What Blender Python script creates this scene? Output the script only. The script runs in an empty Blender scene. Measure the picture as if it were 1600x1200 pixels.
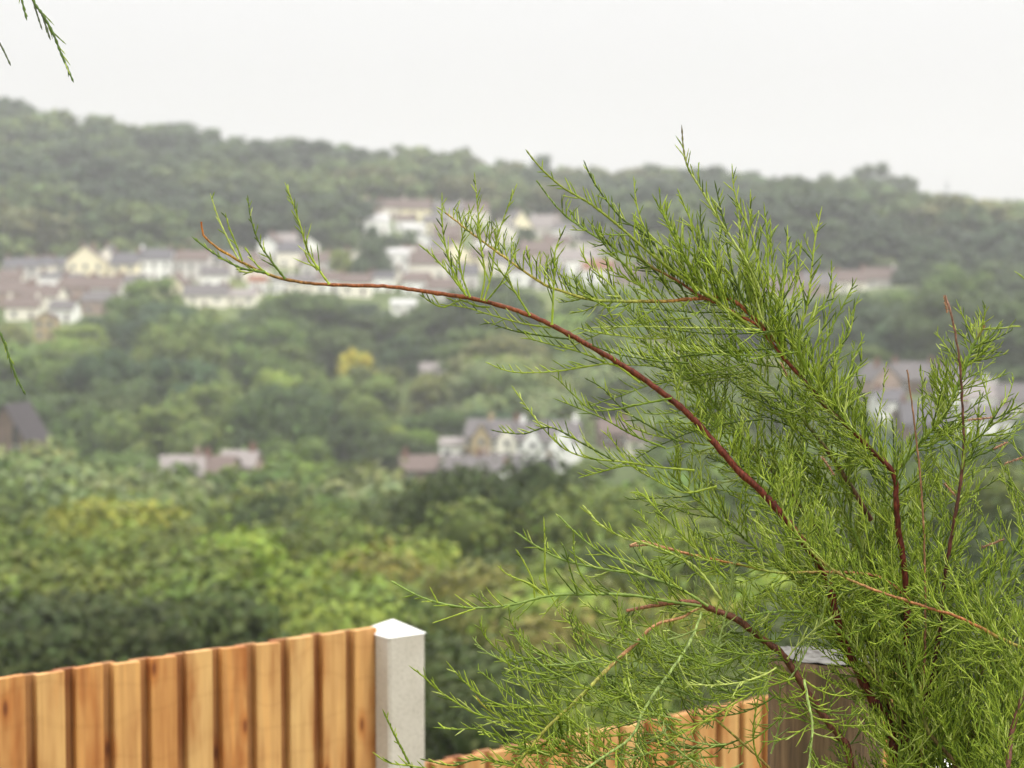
import bpy, math, random
import numpy as np
from mathutils import Vector, Matrix, Euler
RND = random.Random(7)
NR = np.random.RandomState(11)
SC = bpy.context.scene
COL = SC.collection

# ------------------------------------------------------------------ camera
F = 2986.0                     # focal length in photo pixels (1600 wide)
EYE = 2.6
PITCH = math.atan(180.0 / F)
cam_d = bpy.data.cameras.new("camera")
cam = bpy.data.objects.new("camera", cam_d)
COL.objects.link(cam)
cam.location = (0, 0, EYE)
cam.rotation_euler = (math.pi / 2 - PITCH, 0, 0)
cam_d.sensor_width = 36.0
cam_d.lens = F / 1600 * 36.0
cam_d.clip_start = 0.05
cam_d.clip_end = 6000
cam_d.dof.use_dof = True
cam_d.dof.focus_distance = 2.42
cam_d.dof.aperture_fstop = 6.2
SC.camera = cam
RC = Euler(cam.rotation_euler).to_matrix()
RN = np.array(RC)


def P(px, py, D):
    """point seen at photo pixel (px,py), D metres along the view axis"""
    v = RC @ Vector(((px - 800) / F * D, -(py - 600) / F * D, -D))
    return Vector((v.x, v.y, v.z + EYE))


# ------------------------------------------------------------------ world
SUN_EL, SUN_AZ = math.radians(57), math.radians(62)      # azimuth from +Y towards +X, then behind
w = bpy.data.worlds.new("World")
SC.world = w
w.use_nodes = True
nt = w.node_tree
for n in list(nt.nodes):
    nt.nodes.remove(n)
N = nt.nodes.new
out = N('ShaderNodeOutputWorld')
bg = N('ShaderNodeBackground')
bg.inputs['Strength'].default_value = 0.1
sky = N('ShaderNodeTexSky')
sky.sky_type = 'NISHITA'
sky.sun_disc = False
sky.sun_elevation = SUN_EL
sky.sun_rotation = math.radians(118)
sky.air_density = 1.0
sky.dust_density = 4.0
tc = N('ShaderNodeTexCoord')
sep = N('ShaderNodeSeparateXYZ')
ramp = N('ShaderNodeValToRGB')       # overcast cloud layer: three times brighter overhead
cr = ramp.color_ramp
cr.elements[0].position = 0.0
cr.elements[0].color = (0.284, 0.279, 0.268, 1)
cr.elements[1].position = 1.0
cr.elements[1].color = (0.97, 0.97, 0.96, 1)
e = cr.elements.new(0.10)
e.color = (0.300, 0.297, 0.290, 1)
e = cr.elements.new(0.18)
e.color = (0.34, 0.34, 0.336, 1)
e = cr.elements.new(0.40)
e.color = (0.60, 0.60, 0.59, 1)
noi = N('ShaderNodeTexNoise')
noi.inputs['Scale'].default_value = 2.2
noi.inputs['Detail'].default_value = 4
mr = N('ShaderNodeMapRange')
mr.inputs['To Min'].default_value = 28.2
mr.inputs['To Max'].default_value = 33.6
mul = N('ShaderNodeVectorMath')
mul.operation = 'SCALE'
mx = N('ShaderNodeMixRGB')
mx.inputs['Fac'].default_value = 0.95
L = nt.links.new
L(tc.outputs['Generated'], sep.inputs[0])
L(sep.outputs['Z'], ramp.inputs['Fac'])
L(tc.outputs['Generated'], noi.inputs['Vector'])
L(noi.outputs['Fac'], mr.inputs['Value'])
L(ramp.outputs['Color'], mul.inputs[0])
L(mr.outputs['Result'], mul.inputs['Scale'])
L(sky.outputs['Color'], mx.inputs['Color1'])
L(mul.outputs['Vector'], mx.inputs['Color2'])
L(mx.outputs['Color'], bg.inputs['Color'])
L(bg.outputs[0], out.inputs['Surface'])

# ------------------------------------------------------------------ sun (behind thin cloud)
sd = bpy.data.lights.new("sun", 'SUN')
sd.energy = 2.2
sd.angle = math.radians(10)
sd.color = (1.0, 0.95, 0.87)
sun = bpy.data.objects.new("sun", sd)
COL.objects.link(sun)
dirv = Vector((math.cos(SUN_EL) * 0.80, -math.cos(SUN_EL) * 0.60, math.sin(SUN_EL)))
sun.rotation_euler = dirv.to_track_quat('Z', 'Y').to_euler()
sky.sun_rotation = math.atan2(0.80, -0.60)

SC.view_settings.view_transform = 'Standard'
SC.view_settings.look = 'None'
SC.view_settings.gamma = 1
SC.view_settings.exposure = 0.0
SC.render.engine = 'CYCLES'
cy = SC.cycles
cy.use_denoising = True
try:
    cy.denoiser = 'OPENIMAGEDENOISE'
except Exception:
    pass
cy.max_bounces = 5
cy.diffuse_bounces = 3
cy.glossy_bounces = 2
cy.transmission_bounces = 3
cy.volume_bounces = 1
cy.transparent_max_bounces = 6


# ------------------------------------------------------------------ helpers
def tag(o, label=None, cat=None, group=None, kind=None):
    if label: o['label'] = label
    if cat: o['category'] = cat
    if group: o['group'] = group
    if kind: o['kind'] = kind
    return o


def empty(name, loc=(0, 0, 0), rz=0.0):
    o = bpy.data.objects.new(name, None)
    o.empty_display_size = 0.2
    o.location = loc
    o.rotation_euler = (0, 0, rz)
    COL.objects.link(o)
    return o


def npmesh(name, V, Q, C=None, smooth=False, tris=None):
    """V (n,3), Q (m,4) quads, tris (k,3), C (n,3) per-vertex colour"""
    me = bpy.data.meshes.new(name)
    V = np.asarray(V, dtype=np.float32)
    Q = np.asarray(Q, dtype=np.int32).reshape(-1, 4)
    T = np.asarray(tris if tris is not None else [], dtype=np.int32).reshape(-1, 3)
    me.vertices.add(len(V))
    me.vertices.foreach_set('co', V.ravel())
    nl = Q.size + T.size
    me.loops.add(nl)
    me.loops.foreach_set('vertex_index', np.concatenate([Q.ravel(), T.ravel()]))
    me.polygons.add(len(Q) + len(T))
    st = np.concatenate([np.arange(len(Q)) * 4, Q.size + np.arange(len(T)) * 3]).astype(np.int32)
    me.polygons.foreach_set('loop_start', st)
    if smooth:
        me.polygons.foreach_set('use_smooth', np.ones(len(Q) + len(T), dtype=bool))
    me.update(calc_edges=True)
    if C is not None:
        C = np.asarray(C, dtype=np.float32)
        at = me.color_attributes.new('Col', 'FLOAT_COLOR', 'POINT')
        at.data.foreach_set('color', np.hstack([C, np.ones((len(C), 1), np.float32)]).ravel())
    return me


def link(name, me, mat=None, parent=None):
    o = bpy.data.objects.new(name, me)
    COL.objects.link(o)
    if mat is not None and not me.materials:
        me.materials.append(mat)
    if parent is not None:
        o.parent = parent
    return o


class MB:
    def __init__(s):
        s.v, s.f, s.c = [], [], []

    def add(s, vs, fs, col=(1, 1, 1)):
        b = len(s.v)
        s.v += [tuple(v) for v in vs]
        s.f += [tuple(i + b for i in f) for f in fs]
        s.c += [col] * len(vs)

    def box(s, x0, x1, y0, y1, z0, z1, col=(1, 1, 1)):
        vs = [(x0, y0, z0), (x1, y0, z0), (x1, y1, z0), (x0, y1, z0), (x0, y0, z1), (x1, y0, z1), (x1, y1, z1), (x0, y1, z1)]
        s.add(vs, [(0, 3, 2, 1), (4, 5, 6, 7), (0, 1, 5, 4), (1, 2, 6, 5), (2, 3, 7, 6), (3, 0, 4, 7)], col)

    def prism(s, poly, y0, y1, col=(1, 1, 1)):
        """poly in (x,z) counter-clockwise seen from -Y; extruded along y"""
        n = len(poly)
        vs = [(x, y0, z) for x, z in poly] + [(x, y1, z) for x, z in poly]
        fs = [tuple(range(n)), tuple(reversed(range(n, 2 * n)))]
        for i in range(n):
            j = (i + 1) % n
            fs.append((i, i + n, j + n, j))
        s.add(vs, fs, col)

    def tube(s, pts, radii, sides=6, col=(1, 1, 1)):
        pts = [Vector(p) for p in pts]
        b = len(s.v)
        for i, p in enumerate(pts):
            a = pts[min(i + 1, len(pts) - 1)] - pts[max(i - 1, 0)]
            a.normalize()
            u = a.cross(Vector((0.3, 0.9, 0.2)))
            u.normalize()
            v = a.cross(u)
            for k in range(sides):
                t = 2 * math.pi * k / sides
                s.v.append(tuple(p + (u * math.cos(t) + v * math.sin(t)) * radii[i]))
                s.c.append(col)
        for i in range(len(pts) - 1):
            for k in range(sides):
                k2 = (k + 1) % sides
                s.f.append((b + i * sides + k, b + i * sides + k2, b + (i + 1) * sides + k2, b + (i + 1) * sides + k))
        s.f.append(tuple(b + k for k in reversed(range(sides))))
        s.f.append(tuple(b + (len(pts) - 1) * sides + k for k in range(sides)))

    def mesh(s, name, mat=None, smooth=False):
        me = bpy.data.meshes.new(name)
        me.from_pydata(s.v, [], s.f)
        at = me.color_attributes.new('Col', 'FLOAT_COLOR', 'POINT')
        at.data.foreach_set('color', np.array([(c[0], c[1], c[2], 1) for c in s.c], np.float32).ravel())
        if smooth:
            for p in me.polygons: p.use_smooth = True
        if mat: me.materials.append(mat)
        me.update()
        return me

    def build(s, name, mat, parent=None, smooth=False):
        return link(name, s.mesh(name, mat, smooth), None, parent)


# ------------------------------------------------------------------ materials
def newmat(name):
    m = bpy.data.materials.new(name)
    m.use_nodes = True
    nt = m.node_tree
    p = nt.nodes['Principled BSDF']
    return m, nt, p


def attr(nt, name='Col'):
    a = nt.nodes.new('ShaderNodeAttribute')
    a.attribute_name = name
    return a


def mix(nt, typ, fac, a, b):
    m = nt.nodes.new('ShaderNodeMixRGB')
    m.blend_type = typ
    for k, v in (('Fac', fac), ('Color1', a), ('Color2', b)):
        if hasattr(v, 'links') or isinstance(v, bpy.types.NodeSocket):
            nt.links.new(v, m.inputs[k])
        else:
            m.inputs[k].default_value = v
    return m.outputs['Color']


def noise(nt, scale, detail=3, vec=None, rough=0.5):
    n = nt.nodes.new('ShaderNodeTexNoise')
    n.inputs['Scale'].default_value = scale
    n.inputs['Detail'].default_value = detail
    n.inputs['Roughness'].default_value = rough
    if vec is not None: nt.links.new(vec, n.inputs['Vector'])
    return n.outputs['Fac']


def ramp2(nt, fac, stops):
    r = nt.nodes.new('ShaderNodeValToRGB')
    el = r.color_ramp.elements
    while len(el) > 1: el.remove(el[-1])
    el[0].position, el[0].color = stops[0][0], (*stops[0][1], 1)
    for p, c in stops[1:]:
        e = el.new(p)
        e.color = (*c, 1)
    nt.links.new(fac, r.inputs['Fac'])
    return r.outputs['Color']


def coords(nt, kind='Object', scale=(1, 1, 1)):
    t = nt.nodes.new('ShaderNodeTexCoord')
    mp = nt.nodes.new('ShaderNodeMapping')
    mp.inputs['Scale'].default_value = scale
    nt.links.new(t.outputs[kind], mp.inputs['Vector'])
    return mp.outputs['Vector']


def leafmat(name, usecol, trans=0.35, rough=0.6):
    """leaf colour = vertex colour x object colour; part of the light passes through the leaf"""
    m = bpy.data.materials.new(name)
    m.use_nodes = True
    nt = m.node_tree
    nt.nodes.clear()
    o = nt.nodes.new('ShaderNodeOutputMaterial')
    a = attr(nt)
    c = a.outputs['Color']
    if usecol:
        oi = nt.nodes.new('ShaderNodeObjectInfo')
        c = mix(nt, 'MULTIPLY', 1.0, c, oi.outputs['Color'])
    d = nt.nodes.new('ShaderNodeBsdfPrincipled')
    d.inputs['Roughness'].default_value = rough
    d.inputs['Specular IOR Level'].default_value = 0.25
    nt.links.new(c, d.inputs['Base Color'])
    t = nt.nodes.new('ShaderNodeBsdfTranslucent')
    tcol = mix(nt, 'MULTIPLY', 1.0, c, (1.15, 1.2, 0.6, 1))
    nt.links.new(tcol, t.inputs['Color'])
    s = nt.nodes.new('ShaderNodeMixShader')
    s.inputs[0].default_value = trans
    nt.links.new(d.outputs[0], s.inputs[1])
    nt.links.new(t.outputs[0], s.inputs[2])
    nt.links.new(s.outputs[0], o.inputs['Surface'])
    return m


M_leaf = leafmat('leaves', True, 0.16)
M_wood_leaf = leafmat('woodland_leaves', False, 0.16)
M_sprig = leafmat('tamarisk_green', False, 0.25, 0.5)

M_bark, nt, p = newmat('bark')
nt.links.new(ramp2(nt, noise(nt, 3, 4, coords(nt, scale=(4, 4, 1))), [(0.3, (0.06, 0.045, 0.03)), (0.7, (0.16, 0.13, 0.10))]), p.inputs['Base Color'])
p.inputs['Roughness'].default_value = 0.9

M_stem, nt, p = newmat('tamarisk_stem')
n_ = noise(nt, 420, 3, coords(nt, scale=(1, 1, 0.35)))
nt.links.new(mix(nt, 'MULTIPLY', 1.0, attr(nt).outputs['Color'], ramp2(nt, n_, [(0.32, (0.45, 0.45, 0.45)), (0.55, (1.05, 1.0, 1.0)), (0.7, (1.55, 1.6, 1.6))])), p.inputs['Base Color'])
p.inputs['Roughness'].default_value = 0.5
p.inputs['Specular IOR Level'].default_value = 0.22

M_ground, nt, p = newmat('grass_ground')
co = coords(nt)
big = noise(nt, 0.02, 4, co)
fine = noise(nt, 1.2, 5, co)
g1 = ramp2(nt, big, [(0.35, (0.055, 0.085, 0.022)), (0.55, (0.10, 0.135, 0.035)), (0.7, (0.15, 0.17, 0.05))])
nt.links.new(mix(nt, 'MULTIPLY', 1.0, g1, ramp2(nt, fine, [(0.3, (0.7, 0.7, 0.7)), (0.7, (1.25, 1.2, 1.1))])), p.inputs['Base Color'])
p.inputs['Roughness'].default_value = 0.95

M_field, nt, p = newmat('pasture')
nt.links.new(ramp2(nt, noise(nt, 0.15, 5, coords(nt)), [(0.3, (0.17, 0.22, 0.05)), (0.7, (0.25, 0.30, 0.075))]), p.inputs['Base Color'])
p.inputs['Roughness'].default_value = 0.95

# fence timber : vertex colour = tone of each board, with gap shade on the back ones, plus grain, saw marks and knots
M_timber, nt, p = newmat('fence_timber')
co = coords(nt)
wv = nt.nodes.new('ShaderNodeTexNoise')
wv.inputs['Scale'].default_value = 1.0
wv.inputs['Detail'].default_value = 6
wv.inputs['Roughness'].default_value = 0.6
nt.links.new(coords(nt, scale=(75, 75, 3.2)), wv.inputs['Vector'])
grain = ramp2(nt, wv.outputs['Fac'], [(0.28, (0.80, 0.72, 0.63)), (0.5, (1, 1, 1)), (0.72, (1.22, 1.2, 1.12))])
blot = ramp2(nt, noise(nt, 1.0, 3, coords(nt, scale=(14, 14, 3.0)), 0.6), [(0.34, (0.72, 0.52, 0.38)), (0.5, (1, 1, 1)), (0.68, (1.15, 1.22, 1.25))])
saw = nt.nodes.new('ShaderNodeTexWave')
saw.bands_direction = 'Z'
saw.inputs['Scale'].default_value = 4.5
saw.inputs['Distortion'].default_value = 9
saw.inputs['Detail'].default_value = 2
nt.links.new(co, saw.inputs['Vector'])
sawc = ramp2(nt, saw.outputs['Fac'], [(0.0, (0.80, 0.76, 0.70)), (0.10, (0.97, 0.97, 0.97)), (1, (1, 1, 1))])
vo = nt.nodes.new('ShaderNodeTexVoronoi')
vo.inputs['Scale'].default_value = 1.0
vo.inputs['Randomness'].default_value = 1.0
sp_ = nt.nodes.new('ShaderNodeSeparateXYZ'); cb_ = nt.nodes.new('ShaderNodeCombineXYZ')
nt.links.new(coords(nt, scale=(9.0, 1, 3.2)), sp_.inputs[0])
nt.links.new(sp_.outputs['X'], cb_.inputs['X']); nt.links.new(sp_.outputs['Z'], cb_.inputs['Y'])
vo.voronoi_dimensions = '2D'
nt.links.new(cb_.outputs[0], vo.inputs['Vector'])
knot = ramp2(nt, vo.outputs['Distance'], [(0.0, (0.28, 0.17, 0.11)), (0.03, (0.42, 0.25, 0.15)), (0.07, (0.85, 0.68, 0.54)), (0.15, (1, 1, 1))])
c = mix(nt, 'MULTIPLY', 1.0, attr(nt).outputs['Color'], grain)
c = mix(nt, 'MULTIPLY', 1.0, c, blot)
c = mix(nt, 'MULTIPLY', 0.3, c, sawc)
c = mix(nt, 'MULTIPLY', 1.0, c, knot)
nt.links.new(c, p.inputs['Base Color'])
p.inputs['Roughness'].default_value = 0.75
bp = nt.nodes.new('ShaderNodeBump')
bp.inputs['Strength'].default_value = 0.35
bp.inputs['Distance'].default_value = 0.002
nt.links.new(wv.outputs['Fac'], bp.inputs['Height'])
nt.links.new(bp.outputs[0], p.inputs['Normal'])

M_conc, nt, p = newmat('concrete')
co = coords(nt)
c = mix(nt, 'MULTIPLY', 1.0, ramp2(nt, noise(nt, 9, 5, co), [(0.3, (0.47, 0.42, 0.365)), (0.7, (0.56, 0.51, 0.45))]),
        ramp2(nt, noise(nt, 160, 3, co), [(0.35, (0.80, 0.79, 0.78)), (0.5, (1, 1, 1))]))
nt.links.new(c, p.inputs['Base Color'])
p.inputs['Roughness'].default_value = 0.85
bp = nt.nodes.new('ShaderNodeBump')
bp.inputs['Strength'].default_value = 0.3
bp.inputs['Distance'].default_value = 0.002
nt.links.new(noise(nt, 120, 4, co), bp.inputs['Height'])
nt.links.new(bp.outputs[0], p.inputs['Normal'])

M_oldwood, nt, p = newmat('weathered_post')
g = noise(nt, 1, 6, coords(nt, scale=(60, 60, 4)), 0.65)
b = noise(nt, 1, 3, coords(nt, scale=(9, 9, 5)))
c = mix(nt, 'MULTIPLY', 1.0, ramp2(nt, g, [(0.3, (0.04, 0.024, 0.013)), (0.5, (0.125, 0.075, 0.038)), (0.7, (0.22, 0.14, 0.075))]),
        ramp2(nt, b, [(0.35, (0.6, 0.62, 0.6)), (0.6, (1.1, 1.05, 1.0))]))
nt.links.new(c, p.inputs['Base Color'])
p.inputs['Roughness'].default_value = 0.85
bp = nt.nodes.new('ShaderNodeBump')
bp.inputs['Strength'].default_value = 0.8
bp.inputs['Distance'].default_value = 0.004
nt.links.new(g, bp.inputs['Height'])
nt.links.new(bp.outputs[0], p.inputs['Normal'])

M_oldend, nt, p = newmat('weathered_end_grain')
c = mix(nt, 'MULTIPLY', 1.0, ramp2(nt, noise(nt, 55, 6, coords(nt)), [(0.35, (0.085, 0.078, 0.068)), (0.6, (0.17, 0.162, 0.148))]),
        ramp2(nt, noise(nt, 1, 4, coords(nt, scale=(90, 12, 12))), [(0.38, (0.5, 0.45, 0.42)), (0.48, (1, 1, 1))]))
nt.links.new(c, p.inputs['Base Color'])
p.inputs['Roughness'].default_value = 0.9


def plain(name, col, rough=0.8, var=0.12, scale=0.6):
    m, nt, p = newmat(name)
    c = ramp2(nt, noise(nt, scale, 5, coords(nt)), [(0.3, tuple(x * (1 - var) for x in col)), (0.7, tuple(min(1, x * (1 + var)) for x in col))])
    nt.links.new(c, p.inputs['Base Color'])
    p.inputs['Roughness'].default_value = rough
    return m


WALLS = dict(white=plain('white_render', (0.92, 0.90, 0.86)), cream=plain('cream_render', (0.88, 0.80, 0.57)),
             ivory=plain('ivory_render', (0.86, 0.81, 0.70)), grey=plain('grey_render', (0.60, 0.57, 0.54)),
             pink=plain('pinkish_stone', (0.34, 0.25, 0.21), var=0.25), stone=plain('brown_stone', (0.15, 0.105, 0.08), var=0.3),
             buff=plain('buff_render', (0.44, 0.34, 0.19)))
ROOFS = dict(slate=plain('slate', (0.095, 0.088, 0.096), 0.8, 0.2, 2), brown=plain('brown_tile', (0.135, 0.098, 0.086), 0.9, 0.25, 2),
             pale=plain('pale_roof', (0.24, 0.21, 0.20), 0.8, 0.15, 2), grey=plain('grey_roof', (0.12, 0.106, 0.106), 0.8, 0.2, 2),
             rust=plain('orange_tile', (0.22, 0.09, 0.05), 0.9, 0.2, 2), white=plain('white_roof', (0.48, 0.47, 0.46), 0.7, 0.08, 2),
             dark=plain('dark_slate', (0.045, 0.036, 0.04), 0.8, 0.2, 2))
M_brick = plain('chimney_brick', (0.19, 0.095, 0.065), 0.9, 0.25, 3)
M_frame = plain('window_frame_paint', (0.55, 0.54, 0.52), 0.5, 0.04)
M_door = plain('door_paint', (0.10, 0.06, 0.05), 0.5, 0.1)
M_glass, nt, p = newmat('window_glass')
p.inputs['Base Color'].default_value = (0.03, 0.035, 0.04, 1)
p.inputs['Roughness'].default_value = 0.08
M_cap = plain('toplit_concrete', (0.80, 0.785, 0.76), 0.8, 0.05, 12)  # same concrete as the shaft, coloured lighter for the light from above
M_metal = plain('galvanised_steel', (0.35, 0.36, 0.38), 0.5, 0.1)

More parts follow.
